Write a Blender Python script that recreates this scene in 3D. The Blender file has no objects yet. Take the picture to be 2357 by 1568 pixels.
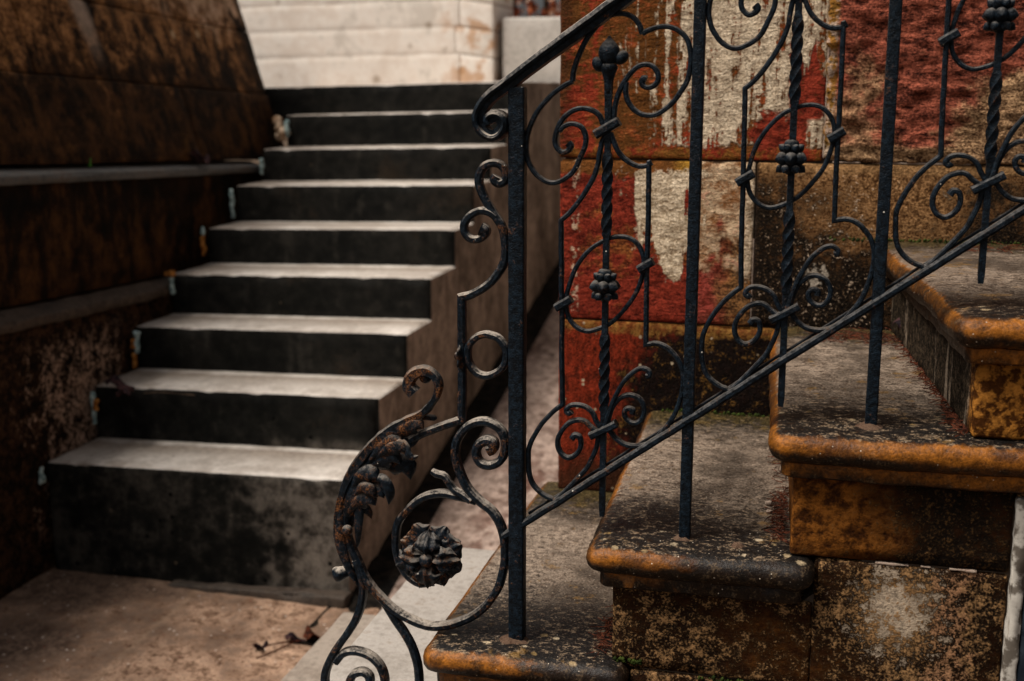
import bpy, bmesh, math, random
from mathutils import Vector, Matrix, noise as mnoise

random.seed(11)
scene = bpy.context.scene

# ------------------------------------------------------------------ camera
cam_data = bpy.data.cameras.new("camera")
cam = bpy.data.objects.new("camera", cam_data)
scene.collection.objects.link(cam)
scene.camera = cam
YAW, PITCH = math.radians(14.1), math.atan(584.0 / 2850.0)
CAM = Vector((0.4083, -1.6572, 0.80))
fwd = Vector((-math.sin(YAW) * math.cos(PITCH), math.cos(YAW) * math.cos(PITCH), -math.sin(PITCH)))
rgt = Vector((math.cos(YAW), math.sin(YAW), 0))
upv = rgt.cross(fwd)
cam.matrix_world = Matrix(((rgt.x, upv.x, -fwd.x, CAM.x), (rgt.y, upv.y, -fwd.y, CAM.y),
                           (rgt.z, upv.z, -fwd.z, CAM.z), (0, 0, 0, 1)))
cam_data.sensor_width = 36.0
cam_data.lens = 2850.0 / 2356.0 * 36.0
cam_data.clip_start = 0.02
cam_data.clip_end = 3000
cam_data.dof.use_dof = True
cam_data.dof.focus_distance = 1.77
cam_data.dof.aperture_fstop = 4.0
cam_data.dof.aperture_blades = 7

# ------------------------------------------------------------------ light
SUN_EL, SUN_AZ = math.radians(60), math.radians(236)     # azimuth measured from +Y towards +X
world = bpy.data.worlds.new("World")
scene.world = world
world.use_nodes = True
wn = world.node_tree.nodes
wl = world.node_tree.links
wn.clear()
sky = wn.new("ShaderNodeTexSky")
sky.sky_type = 'NISHITA'
sky.sun_disc = False
sky.sun_elevation = SUN_EL
sky.sun_rotation = SUN_AZ
sky.air_density = 1.0
sky.dust_density = 6.0
sky.ozone_density = 0.6
hsv = wn.new("ShaderNodeHueSaturation")                  # cloud cover: the blue is nearly gone
hsv.inputs["Saturation"].default_value = 0.22
bg = wn.new("ShaderNodeBackground")
bg.inputs["Strength"].default_value = 0.05
wo = wn.new("ShaderNodeOutputWorld")
wl.new(sky.outputs[0], hsv.inputs["Color"])
wl.new(hsv.outputs[0], bg.inputs[0])
wl.new(bg.outputs[0], wo.inputs[0])
sun_d = bpy.data.lights.new("sun", 'SUN')
sun_d.energy = 2.7
sun_d.angle = math.radians(26)
sun_d.color = (1.0, 0.93, 0.84)
sun = bpy.data.objects.new("sun", sun_d)
scene.collection.objects.link(sun)
sdir = Vector((math.sin(SUN_AZ) * math.cos(SUN_EL), math.cos(SUN_AZ) * math.cos(SUN_EL), math.sin(SUN_EL)))
sun.rotation_euler = sdir.to_track_quat('Z', 'Y').to_euler()

scene.view_settings.view_transform = 'Standard'
scene.view_settings.look = 'None'
scene.view_settings.exposure = 0.62
scene.view_settings.gamma = 1.0
scene.view_settings.use_curve_mapping = False
scene.render.engine = 'CYCLES'
scene.cycles.use_denoising = True
scene.cycles.max_bounces = 6

# ------------------------------------------------------------------ object helpers
def link(o, parent=None):
    scene.collection.objects.link(o)
    if parent is not None:
        o.parent = parent
    return o

def thing(name, label, cat, loc=(0, 0, 0), group=None):
    o = bpy.data.objects.new(name, None)
    o.empty_display_size = 0.05
    link(o)
    o["label"] = label
    o["category"] = cat
    if group:
        o["group"] = group
    return o

def tag(o, label, cat, group=None):
    o["label"] = label
    o["category"] = cat
    if group:
        o["group"] = group
    return o

def mesh_obj(name, verts, faces, mats, parent=None, face_mats=None, smooth=True, sharp=None):
    me = bpy.data.meshes.new(name)
    me.from_pydata([tuple(v) for v in verts], [], faces)
    for m in (mats if isinstance(mats, (list, tuple)) else [mats]):
        me.materials.append(m)
    me.validate()
    if face_mats:
        me.polygons.foreach_set("material_index", face_mats)
    me.polygons.foreach_set("use_smooth", [smooth] * len(me.polygons))
    if sharp is not None and smooth:
        me.set_sharp_from_angle(angle=math.radians(sharp))
    me.update()
    return link(bpy.data.objects.new(name, me), parent)

def nz(p, s, seed=0.0):
    return mnoise.noise(Vector((p[0] * s + seed, p[1] * s + 3.7 + seed, p[2] * s - 1.9)))

def axis_coords(a, b, r, seg):
    n = max(1, min(90, int(round((b - a - 2 * r) / seg))))
    inner = [a + r + (b - a - 2 * r) * i / n for i in range(n + 1)]
    return [a, a + 0.35 * r] + inner + [b - 0.35 * r, b]

def rbox(name, lo, hi, mats, parent=None, r=0.004, seg=0.03, amp=0.0012, ns=22.0, chip=0.0, warp=None, fm=None, seed=0.0, disp=None):
    """A block with rounded, slightly uneven edges. fm(axis, side) picks the material slot, disp(p, n) adds relief."""
    r = min(r, 0.45 * min(hi[k] - lo[k] for k in range(3)))
    cs = [axis_coords(lo[k], hi[k], r, seg) for k in range(3)]
    N = [len(c) - 1 for c in cs]
    idx, verts, faces, fmat = {}, [], [], []
    def vid(i, j, k):
        key = (i, j, k)
        if key in idx:
            return idx[key]
        p = Vector((cs[0][i], cs[1][j], cs[2][k]))
        q = Vector([min(max(p[a], lo[a] + r), hi[a] - r) for a in range(3)])
        d = p - q
        nd = d.normalized()
        p = q + nd * r
        h = amp * (nz(p, ns, seed) + 0.5 * nz(p, ns * 2.7, seed + 5))
        if chip:
            e = sum(1 for a in range(3) if abs(d[a]) > 1e-7)
            if e >= 2:
                h -= chip * max(0.0, nz(p, 13, seed + 9) + 0.6 * nz(p, 55, seed + 2) - 0.22) * 2.4 + chip * 0.12 * abs(nz(p, 90, seed))
        if disp:
            h += disp(p, nd)
        p = p + nd * h
        if warp:
            p = Vector(warp(p))
        idx[key] = len(verts)
        verts.append(p)
        return idx[key]
    for ax in range(3):
        u, v = (ax + 1) % 3, (ax + 2) % 3
        for side in (0, 1):
            c = 0 if side == 0 else N[ax]
            for a in range(N[u]):
                for b in range(N[v]):
                    ids = []
                    for (da, db) in ((0, 0), (1, 0), (1, 1), (0, 1)):
                        t = [0, 0, 0]
                        t[ax], t[u], t[v] = c, a + da, b + db
                        ids.append(vid(*t))
                    faces.append(ids if side == 1 else ids[::-1])
                    fmat.append(fm(ax, side) if fm else 0)
    return mesh_obj(name, verts, faces, mats, parent, fmat)

def catmull(pts, n=7):
    if len(pts) < 3:
        return [Vector(p) for p in pts]
    P = [Vector(p) for p in pts]
    P = [P[0] * 2 - P[1]] + P + [P[-1] * 2 - P[-2]]
    out = []
    for i in range(1, len(P) - 2):
        p0, p1, p2, p3 = P[i - 1:i + 3]
        for k in range(n):
            t = k / n
            out.append(0.5 * ((2 * p1) + (p2 - p0) * t + (2 * p0 - 5 * p1 + 4 * p2 - p3) * t * t + (3 * p1 - p0 - 3 * p2 + p3) * t ** 3))
    out.append(P[-2])
    return out

def sweep(name, segs, t, w, mat, parent, y=0.0, tap=None, bev=0.28, closed=False, n=7, off=(0, 0), section=None, jit=0.03, ydrift=None):
    """A forged bar: t thick in the plane of the railing, w deep, along (x, z) runs that meet at sharp corners."""
    pts, corner = [], set()
    for s in segs:
        c = catmull(list(s) + ([s[0]] if closed else []), n)
        if pts:
            corner.add(len(pts) - 1)
            c = c[1:]
        pts += c
    if closed:
        pts = pts[:-1]
    pts = [Vector((p[0] + off[0], p[1] + off[1])) for p in pts]
    M = len(pts)
    L = [0.0]
    for i in range(1, M):
        L.append(L[-1] + (pts[i] - pts[i - 1]).length)
    if section is None:
        b = bev * min(t, w)
        hx, hy = t / 2, w / 2
        section = [(hx, -hy + b), (hx, hy - b), (hx - b, hy), (-hx + b, hy), (-hx, hy - b), (-hx, -hy + b), (-hx + b, -hy), (hx - b, -hy)]
    K = len(section)
    verts, faces = [], []
    sd = random.random() * 50
    for i in range(M):
        if closed:
            a, c = pts[i - 1], pts[(i + 1) % M]
        else:
            a, c = pts[max(i - 1, 0)], pts[min(i + 1, M - 1)]
        t1 = (pts[i] - a) if (pts[i] - a).length > 1e-9 else (c - pts[i])
        t2 = (c - pts[i]) if (c - pts[i]).length > 1e-9 else t1
        t1 = t1.normalized(); t2 = t2.normalized()
        tan = (t1 + t2).normalized()
        nrm = Vector((-tan.y, tan.x))
        k = 1.0
        if i in corner:
            k = 1.0 / max(0.45, nrm.dot(Vector((-t1.y, t1.x))))
        s = L[i] / L[-1]
        f = tap(s) if tap else 1.0
        f *= 1 + jit * mnoise.noise(Vector((L[i] * 90, sd, 0)))
        ox = 0.0006 * mnoise.noise(Vector((L[i] * 45, sd + 9, 1)))
        yy = y + (ydrift(s) if ydrift else 0.0)
        for (a_, b_) in section:
            q = pts[i] + nrm * (a_ * f * k + ox)
            verts.append((q.x, yy + b_ * (0.5 + 0.5 * f), q.y))
    R = M if closed else M - 1
    for i in range(R):
        for j in range(K):
            i2, j2 = (i + 1) % M, (j + 1) % K
            faces.append([i * K + j, i * K + j2, i2 * K + j2, i2 * K + j])
    if not closed:
        faces.append(list(range(K))[::-1])
        faces.append([(M - 1) * K + j for j in range(K)])
    return mesh_obj(name, verts, faces, mat, parent, sharp=38)

def lathe(name, prof, mat, parent, loc=(0, 0, 0), rot=None, seg=20, mod=None):
    """prof: (radius, height) pairs along the axis; mod(angle, u) scales the radius."""
    verts, faces = [], []
    M = len(prof)
    for i, (r, h) in enumerate(prof):
        for j in range(seg):
            a = 2 * math.pi * j / seg
            k = mod(a, i / (M - 1)) if mod else 1.0
            v = Vector((r * k * math.cos(a), r * k * math.sin(a), h))
            if rot is not None:
                v = rot @ v
            verts.append((v.x + loc[0], v.y + loc[1], v.z + loc[2]))
    for i in range(M - 1):
        for j in range(seg):
            j2 = (j + 1) % seg
            faces.append([i * seg + j, i * seg + j2, (i + 1) * seg + j2, (i + 1) * seg + j])
    faces.append(list(range(seg))[::-1])
    faces.append([(M - 1) * seg + j for j in range(seg)])
    return mesh_obj(name, verts, faces, mat, parent)

def ball(r, n=9):
    return [(max(1e-4, r * math.sin(math.pi * i / n)), -r * math.cos(math.pi * i / n)) for i in range(n + 1)]

def leaf_sheet(name, spine, W, mat, parent, cup=0.25, wav=0.0, nw=5, th=0.0016, U=16, Vn=9, side=None, rib=0.0, tipw=0.15, shape=0.75, blunt=0.0):
    """A forged leaf lobe: a curved spine (3D), half width W, cupped across, wavy edged, with real thickness."""
    sp = catmull(spine, 8)
    M = len(sp)
    rows = []
    for i in range(U + 1):
        u = i / U
        f = u * (M - 1)
        a = int(min(f, M - 2)); t = f - a
        p = sp[a].lerp(sp[a + 1], t)
        tan = (sp[min(a + 2, M - 1)] - sp[max(a - 1, 0)]).normalized()
        s = side if side is not None else Vector((0, 1, 0)).cross(tan)
        s = (s - tan * s.dot(tan)).normalized()
        nrm = s.cross(tan).normalized()
        w = W * (math.sin(math.pi * min(1.0, u ** shape * 0.93 + 0.07)) ** 0.5 * (1 - tipw * u) + 0.03)
        if blunt:
            w = W * (0.42 + 0.58 * math.sin(math.pi / 2 * min(1.0, u / 0.55))) * math.sqrt(min(1.0, (1 - u) / blunt + 0.015))
        row = []
        for j in range(Vn):
            v = -1 + 2 * j / (Vn - 1)
            ww = w * (1 + wav * math.sin(nw * 2 * math.pi * u + 0.6) * abs(v) ** 2)
            h = -cup * W * v * v + rib * W * (math.cos(v * math.pi * 3) * 0.5) + 0.05 * W * math.sin(9 * u + 4 * v)
            row.append((p + s * (v * ww) + nrm * h, nrm))
        rows.append(row)
    verts, faces = [], []
    Wn = Vn
    for sgn in (1, -1):
        for row in rows:
            for (p, nrm) in row:
                verts.append(p + nrm * (th * 0.5 * sgn))
    O = (U + 1) * Wn
    for i in range(U):
        for j in range(Wn - 1):
            a, b, c, d = i * Wn + j, i * Wn + j + 1, (i + 1) * Wn + j + 1, (i + 1) * Wn + j
            faces.append([a, b, c, d]); faces.append([O + d, O + c, O + b, O + a])
    for i in range(U):
        for j in (0, Wn - 1):
            a, d = i * Wn + j, (i + 1) * Wn + j
            faces.append([a, d, O + d, O + a] if j == 0 else [d, a, O + a, O + d])
    for j in range(Wn - 1):
        for i in (0, U):
            a, b = i * Wn + j, i * Wn + j + 1
            faces.append([b, a, O + a, O + b] if i == 0 else [a, b, O + b, O + a])
    return mesh_obj(name, verts, faces, mat, parent, sharp=60)

# ------------------------------------------------------------------ shader helpers
class S:
    """A float socket with arithmetic."""
    def __init__(self, t, v):
        self.t, self.v = t, v
    def _m(self, op, *o):
        n = self.t.nodes.new("ShaderNodeMath")
        n.operation = op
        for i, x in enumerate((self,) + o):
            x = x.v if isinstance(x, S) else x
            if isinstance(x, (int, float)):
                n.inputs[i].default_value = x
            else:
                self.t.links.new(x, n.inputs[i])
        return S(self.t, n.outputs[0])
    def __add__(s, o): return s._m('ADD', o)
    def __radd__(s, o): return s._m('ADD', o)
    def __sub__(s, o): return s._m('SUBTRACT', o)
    def __rsub__(s, o): return S(s.t, float(o))._m('SUBTRACT', s)
    def __mul__(s, o): return s._m('MULTIPLY', o)
    def __rmul__(s, o): return s._m('MULTIPLY', o)
    def __neg__(s): return s._m('MULTIPLY', -1.0)
    def max(s, o): return s._m('MAXIMUM', o)
    def min(s, o): return s._m('MINIMUM', o)
    def abs(s): return s._m('ABSOLUTE')
    def pow(s, o): return s._m('POWER', o)
    def fract(s): return s._m('FRACT')
    def sin(s): return s._m('SINE')
    def step(s, a, b):
        """smooth 0..1 as the value runs from a to b (a may exceed b)"""
        n = s.t.nodes.new("ShaderNodeMapRange")
        n.interpolation_type = 'SMOOTHSTEP'
        n.clamp = True
        lo, hi, o0, o1 = (a, b, 0.0, 1.0) if a < b else (b, a, 1.0, 0.0)
        s.t.links.new(s.v, n.inputs[0])
        n.inputs[1].default_value, n.inputs[2].default_value = lo, hi
        n.inputs[3].default_value, n.inputs[4].default_value = o0, o1
        return S(s.t, n.outputs[0])

class Mat:
    def __init__(self, name):
        self.m = bpy.data.materials.new(name)
        self.m.use_nodes = True
        self.t = self.m.node_tree
        self.t.nodes.clear()
        self.out = self.t.nodes.new("ShaderNodeOutputMaterial")
        self.b = self.t.nodes.new("ShaderNodeBsdfPrincipled")
        self.t.links.new(self.b.outputs[0], self.out.inputs[0])
        g = self.t.nodes.new("ShaderNodeNewGeometry")
        self.pos = g.outputs["Position"]
        self.nrm = g.outputs["Normal"]
        sx = self.t.nodes.new("ShaderNodeSeparateXYZ")
        self.t.links.new(self.pos, sx.inputs[0])
        self.x, self.y, self.z = (S(self.t, sx.outputs[i]) for i in range(3))
        sn = self.t.nodes.new("ShaderNodeSeparateXYZ")
        self.t.links.new(self.nrm, sn.inputs[0])
        self.nx, self.ny, self.nzz = (S(self.t, sn.outputs[i]) for i in range(3))
    def vec(self, sc=(1, 1, 1), off=(0, 0, 0)):
        n = self.t.nodes.new("ShaderNodeMapping")
        self.t.links.new(self.pos, n.inputs[0])
        n.inputs["Scale"].default_value = sc
        n.inputs["Location"].default_value = off
        return n.outputs[0]
    def noise(self, scale, detail=4, rough=0.6, sc=(1, 1, 1), off=(0, 0, 0), dist=0.0):
        n = self.t.nodes.new("ShaderNodeTexNoise")
        self.t.links.new(self.vec(sc, off), n.inputs["Vector"])
        n.inputs["Scale"].default_value = scale
        n.inputs["Detail"].default_value = detail
        n.inputs["Roughness"].default_value = rough
        n.inputs["Distortion"].default_value = dist
        return S(self.t, n.outputs["Fac"])
    def fn(self, scale, detail=4, rough=0.62, sc=(1, 1, 1), off=(0, 0, 0)):
        """noise centred on zero"""
        return (self.noise(scale, detail, rough, sc, off) - 0.5) * 1.15
    def grain(self, col, amt, a, b):
        """fine light and dark grain of the stone itself"""
        g = ((a + b) * amt * 1.6 + 1.0).max(0.25)
        c = self.t.nodes.new("ShaderNodeCombineColor")
        for i in range(3):
            self.t.links.new(g.v, c.inputs[i])
        n = self.t.nodes.new("ShaderNodeMix")
        n.data_type = 'RGBA'
        n.blend_type = 'MULTIPLY'
        n.inputs[0].default_value = 1.0
        self.t.links.new(col, n.inputs[6])
        self.t.links.new(c.outputs[0], n.inputs[7])
        return n.outputs[2]
    def voro(self, scale, sc=(1, 1, 1), off=(0, 0, 0), rnd=1.0):
        n = self.t.nodes.new("ShaderNodeTexVoronoi")
        self.t.links.new(self.vec(sc, off), n.inputs["Vector"])
        n.inputs["Scale"].default_value = scale
        n.inputs["Randomness"].default_value = rnd
        sp = self.t.nodes.new("ShaderNodeSeparateColor")
        self.t.links.new(n.outputs["Color"], sp.inputs[0])
        return S(self.t, n.outputs["Distance"]), S(self.t, sp.outputs[0]), S(self.t, sp.outputs[1])
    def mix(self, f, a, b):
        n = self.t.nodes.new("ShaderNodeMix")
        n.data_type = 'RGBA'
        n.clamp_factor = True
        if isinstance(f, S): self.t.links.new(f.v, n.inputs[0])
        else: n.inputs[0].default_value = f
        for i, c in ((6, a), (7, b)):
            if isinstance(c, (tuple, list)): n.inputs[i].default_value = (c[0], c[1], c[2], 1)
            else: self.t.links.new(c, n.inputs[i])
        return n.outputs[2]
    def done(self, color, rough=0.7, height=None, bump=0.3, dist=0.003, spec=0.06, metal=0.0):
        b, t = self.b, self.t
        if isinstance(color, (tuple, list)): b.inputs["Base Color"].default_value = (color[0], color[1], color[2], 1)
        else: t.links.new(color, b.inputs["Base Color"])
        if isinstance(rough, S): t.links.new(rough.v, b.inputs["Roughness"])
        else: b.inputs["Roughness"].default_value = rough
        b.inputs["Specular IOR Level"].default_value = spec
        b.inputs["Metallic"].default_value = metal
        if height is not None:
            n = t.nodes.new("ShaderNodeBump")
            n.inputs["Strength"].default_value = bump
            n.inputs["Distance"].default_value = dist
            t.links.new(height.v, n.inputs["Height"])
            t.links.new(n.outputs[0], b.inputs["Normal"])
        return self.m

# traced centre lines of the forged bars, in metres (x, z) in the plane of the railing
CURVES = {
  'arch': [[[0.0754, 0.8073],[0.0776, 0.8226],[0.0836, 0.8409],[0.0936, 0.8605],[0.1065, 0.8777],[0.1194, 0.8887],[0.1308, 0.8931],[0.1438, 0.8936],[0.1553, 0.8886],[0.1634, 0.8789],[0.1679, 0.8674]]],
  'left_arc': [[[0.0754, 0.8073],[0.0618, 0.7999],[0.0455, 0.7877],[0.0306, 0.7711],[0.0201, 0.7537],[0.0138, 0.7348],[0.0119, 0.7187],[0.0134, 0.7066],[0.0176, 0.6946],[0.0283, 0.6808],[0.0417, 0.6729],[0.0538, 0.6726],[0.0673, 0.6788],[0.0793, 0.69],[0.0895, 0.7114],[0.094, 0.7235],[0.0941, 0.7354],[0.0891, 0.746],[0.0814, 0.7505],[0.0716, 0.751],[0.063, 0.747],[0.0581, 0.7416]]],
  'left_scroll': [[[0.118, 0.7498],[0.1124, 0.7616],[0.1038, 0.7686],[0.0922, 0.7715],[0.08, 0.7703],[0.069, 0.7643],[0.0599, 0.7536],[0.0546, 0.7422],[0.0522, 0.7302],[0.0545, 0.72],[0.062, 0.7133],[0.0701, 0.7158],[0.0733, 0.7214],[0.07, 0.7253]]],
  'right_arc': [[[0.1676, 0.8679],[0.1755, 0.8724],[0.1883, 0.8759],[0.2024, 0.8761],[0.2153, 0.8708],[0.2257, 0.8608],[0.2306, 0.846],[0.2316, 0.8301],[0.2286, 0.8106],[0.2197, 0.7934],[0.2072, 0.7772],[0.1945, 0.7673],[0.1839, 0.7631],[0.172, 0.7633],[0.1611, 0.7683],[0.1528, 0.777],[0.1485, 0.7875],[0.1471, 0.798],[0.1478, 0.8061]]],
  'right_scroll': [[[0.1322, 0.7558],[0.1328, 0.7723],[0.1358, 0.7863],[0.1411, 0.7992],[0.1466, 0.8084],[0.1542, 0.8183],[0.1635, 0.8263],[0.1729, 0.8289],[0.1825, 0.826],[0.1889, 0.8176],[0.1897, 0.8084],[0.1854, 0.8017],[0.1783, 0.7989],[0.1718, 0.8003],[0.1684, 0.8059],[0.171, 0.8105],[0.1745, 0.8096]]],
  'left_side': [[[0.1239, 0.7379],[0.1167, 0.7285],[0.1135, 0.7112],[0.1119, 0.6985],[0.1033, 0.6758],[0.0901, 0.6536],[0.0753, 0.634],[0.0613, 0.6211]],[[0.0613, 0.6211],[0.0621, 0.5785],[0.0629, 0.518],[0.0633, 0.4947],[0.0638, 0.4236],[0.0656, 0.362]],[[0.0656, 0.362],[0.0508, 0.3489],[0.0362, 0.332],[0.0249, 0.3136],[0.017, 0.2937],[0.0164, 0.2776],[0.0177, 0.257],[0.0235, 0.2408],[0.035, 0.2292],[0.0489, 0.2224],[0.0603, 0.2233],[0.0987, 0.2676],[0.1078, 0.2843],[0.1146, 0.3024],[0.1174, 0.3201]]],
  'right_side': [[[0.1275, 0.7394],[0.1321, 0.7287],[0.1385, 0.7158],[0.1494, 0.7042],[0.1635, 0.6967],[0.1752, 0.6965],[0.1812, 0.6992]],[[0.1812, 0.6992],[0.1802, 0.6974],[0.1808, 0.6409],[0.1806, 0.5823],[0.1805, 0.5377],[0.181, 0.4836],[0.1814, 0.4537]],[[0.1814, 0.4537],[0.1954, 0.4559],[0.2089, 0.4516],[0.2211, 0.4413],[0.2296, 0.428],[0.2335, 0.4115],[0.2328, 0.3931],[0.2288, 0.3743],[0.2219, 0.3553],[0.2118, 0.3376],[0.1993, 0.3226],[0.1851, 0.3125],[0.17, 0.3083],[0.1546, 0.31],[0.1422, 0.3178],[0.1328, 0.329]]],
  'oval': [[[0.1216, 0.5947],[0.1305, 0.5986],[0.1406, 0.6006],[0.1506, 0.6005],[0.1607, 0.5964],[0.1692, 0.5878],[0.1744, 0.5763],[0.176, 0.5641],[0.1739, 0.5484],[0.1685, 0.5302],[0.1601, 0.5141],[0.148, 0.4977],[0.138, 0.4865],[0.1268, 0.4779],[0.1132, 0.4716],[0.0995, 0.468],[0.088, 0.4704],[0.0787, 0.4774],[0.0722, 0.4875],[0.0692, 0.4988],[0.0686, 0.5114],[0.0713, 0.5264],[0.0757, 0.5414],[0.0825, 0.5564],[0.0925, 0.5719],[0.1048, 0.5847],[0.1149, 0.5917]]],
  'hook_left': [[[0.1211, 0.3314],[0.114, 0.342],[0.1093, 0.3524],[0.1006, 0.3597],[0.0897, 0.3629],[0.0796, 0.3623],[0.073, 0.3579],[0.0716, 0.3526],[0.0759, 0.3502],[0.079, 0.3531]]],
  'scroll_low_left': [[[0.1189, 0.3233],[0.1064, 0.332],[0.0978, 0.3393],[0.0877, 0.3407],[0.076, 0.3363],[0.0667, 0.3261],[0.06, 0.3129],[0.0595, 0.3],[0.065, 0.2892],[0.0741, 0.2845],[0.0838, 0.2886],[0.0909, 0.2975],[0.0927, 0.3072],[0.0903, 0.3163],[0.0835, 0.3182],[0.0794, 0.3129]]],
  'hook_right': [[[0.1265, 0.3333],[0.1316, 0.3526],[0.136, 0.3669],[0.1426, 0.383],[0.1503, 0.3974],[0.1604, 0.41],[0.1708, 0.4183],[0.1798, 0.4204],[0.1871, 0.4165],[0.1875, 0.4111],[0.183, 0.4098]]],
  'scroll_low_right': [[[0.1281, 0.3303],[0.1317, 0.3463],[0.1361, 0.3607],[0.1435, 0.3721],[0.1533, 0.3794],[0.164, 0.3808],[0.175, 0.3756],[0.181, 0.3636],[0.1797, 0.351],[0.1723, 0.3427],[0.1632, 0.3418],[0.1554, 0.3479],[0.1534, 0.3571],[0.1585, 0.3621],[0.1651, 0.3602],[0.1645, 0.3547]]],
  'handrail': [[[0.2616, 0.9931],[0.2005, 0.9521],[0.1427, 0.9131],[0.0948, 0.8797],[0.0363, 0.8397],[-0.0057, 0.8092],[-0.0285, 0.7934],[-0.0431, 0.781],[-0.0519, 0.7657],[-0.0535, 0.7518],[-0.0471, 0.7404],[-0.0348, 0.7343],[-0.024, 0.7385],[-0.0186, 0.7491],[-0.0225, 0.759],[-0.0316, 0.7618],[-0.0386, 0.757],[-0.0363, 0.7504]]],
  'wing_top': [[[-0.0172, 0.5638],[-0.0168, 0.579],[-0.0181, 0.5956],[-0.023, 0.6121],[-0.032, 0.6255],[-0.0426, 0.6415],[-0.0503, 0.6563],[-0.0544, 0.67],[-0.0533, 0.6819],[-0.047, 0.6922],[-0.0365, 0.6974],[-0.0256, 0.6962],[-0.0183, 0.6899],[-0.0157, 0.6811],[-0.018, 0.6736],[-0.0254, 0.6702],[-0.0316, 0.6744],[-0.0291, 0.6798]]],
  'wing_hook': [[[-0.0258, 0.6151],[-0.0328, 0.6254],[-0.0429, 0.6305],[-0.0554, 0.6309],[-0.0677, 0.6243],[-0.076, 0.6122],[-0.0745, 0.6001],[-0.0664, 0.5924],[-0.0557, 0.592],[-0.0478, 0.5967],[-0.0459, 0.6039],[-0.0516, 0.6068]]],
  'wing_side': [[[-0.0168, 0.5775],[-0.0181, 0.5653],[-0.0231, 0.5521],[-0.0338, 0.5371],[-0.0497, 0.5227],[-0.0672, 0.5127],[-0.0813, 0.5087]],[[-0.0813, 0.5087],[-0.0813, 0.4576],[-0.0815, 0.3928],[-0.0825, 0.3294]],[[-0.0825, 0.3294],[-0.1064, 0.3204],[-0.1267, 0.312],[-0.1472, 0.3017],[-0.161, 0.294]]],
  'wing_ring': [[[-0.045, 0.4575],[-0.0287, 0.453],[-0.0182, 0.4407],[-0.0158, 0.428],[-0.0199, 0.4125],[-0.0313, 0.4014],[-0.046, 0.3968],[-0.06, 0.4009],[-0.0706, 0.4138],[-0.073, 0.4274],[-0.0696, 0.4413],[-0.0589, 0.4526]]],
  'wing_loop': [[[-0.0432, 0.2878],[-0.0369, 0.2911],[-0.0369, 0.2994],[-0.0465, 0.3016],[-0.0573, 0.2938],[-0.0612, 0.2802],[-0.0546, 0.2677],[-0.04, 0.2646],[-0.0254, 0.2729],[-0.0181, 0.2883],[-0.0187, 0.3065],[-0.0274, 0.3216],[-0.043, 0.3291],[-0.0596, 0.3277],[-0.0759, 0.3183],[-0.0878, 0.3017],[-0.0925, 0.2829],[-0.0901, 0.263],[-0.0827, 0.2433],[-0.0716, 0.2239],[-0.0553, 0.2083],[-0.0389, 0.1964],[-0.0272, 0.1804],[-0.0201, 0.1589],[-0.0181, 0.1333],[-0.0206, 0.1055],[-0.0283, 0.0787],[-0.042, 0.0545],[-0.0626, 0.0333],[-0.0868, 0.0179],[-0.113, 0.0082],[-0.1392, 0.0058],[-0.1656, 0.0128],[-0.1901, 0.0245],[-0.212, 0.0428],[-0.2294, 0.0616],[-0.2405, 0.0802],[-0.2506, 0.1033],[-0.2599, 0.1246],[-0.2655, 0.1471],[-0.2658, 0.17],[-0.2651, 0.1977],[-0.2583, 0.2191]]],
  'wing_spiral': [[[-0.062, 0.206],[-0.0754, 0.21],[-0.094, 0.2136],[-0.1161, 0.2152],[-0.1358, 0.2101],[-0.1531, 0.2001],[-0.1713, 0.1816],[-0.183, 0.1632],[-0.1869, 0.1402],[-0.1865, 0.1191],[-0.1799, 0.0968],[-0.167, 0.0804],[-0.1505, 0.0715],[-0.133, 0.0732]]],
  'wing_leaf_hook': [[[-0.1284, 0.2499],[-0.1199, 0.2458],[-0.1098, 0.2437],[-0.1014, 0.2334],[-0.093, 0.2235],[-0.0821, 0.218],[-0.0687, 0.2089]]],
  'wing_tail': [[[-0.2507, 0.1006],[-0.2433, 0.0781],[-0.2402, 0.0569],[-0.2426, 0.0351],[-0.2524, 0.0051],[-0.2695, -0.0242],[-0.2886, -0.0522],[-0.3024, -0.0797],[-0.3078, -0.1047],[-0.303, -0.1303],[-0.2869, -0.149],[-0.2613, -0.155],[-0.2334, -0.142],[-0.2147, -0.1191],[-0.2087, -0.0943],[-0.2137, -0.0727],[-0.226, -0.058],[-0.243, -0.0501],[-0.262, -0.0496],[-0.2768, -0.0563],[-0.2879, -0.0706]]],
  'wing_eye': [[[-0.2879, -0.0706],[-0.2768, -0.0563],[-0.262, -0.0496]]],
  'tail_eye': [[[-0.2203, -0.1273],[-0.2387, -0.1333],[-0.2569, -0.1282],[-0.2666, -0.1145],[-0.2662, -0.0995],[-0.2585, -0.0874],[-0.2447, -0.082],[-0.2343, -0.0882],[-0.2343, -0.1011],[-0.2436, -0.1097]]],
  'wing_leg': [[[-0.2076, 0.037],[-0.1913, 0.01],[-0.1769, -0.0101],[-0.1663, -0.0288],[-0.1586, -0.0497],[-0.1549, -0.0711],[-0.1544, -0.093],[-0.1553, -0.1208]]],
  'leaf_spine': [[[-0.281, 0.1354],[-0.2758, 0.1745],[-0.2629, 0.217],[-0.2443, 0.2499],[-0.2224, 0.2781],[-0.1933, 0.3057],[-0.1672, 0.3228],[-0.1461, 0.3333],[-0.1304, 0.3472],[-0.1199, 0.363],[-0.1155, 0.3798],[-0.1206, 0.3927],[-0.1335, 0.3994],[-0.1481, 0.3962],[-0.1575, 0.3864],[-0.1593, 0.375],[-0.1517, 0.3663]]],
}

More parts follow.
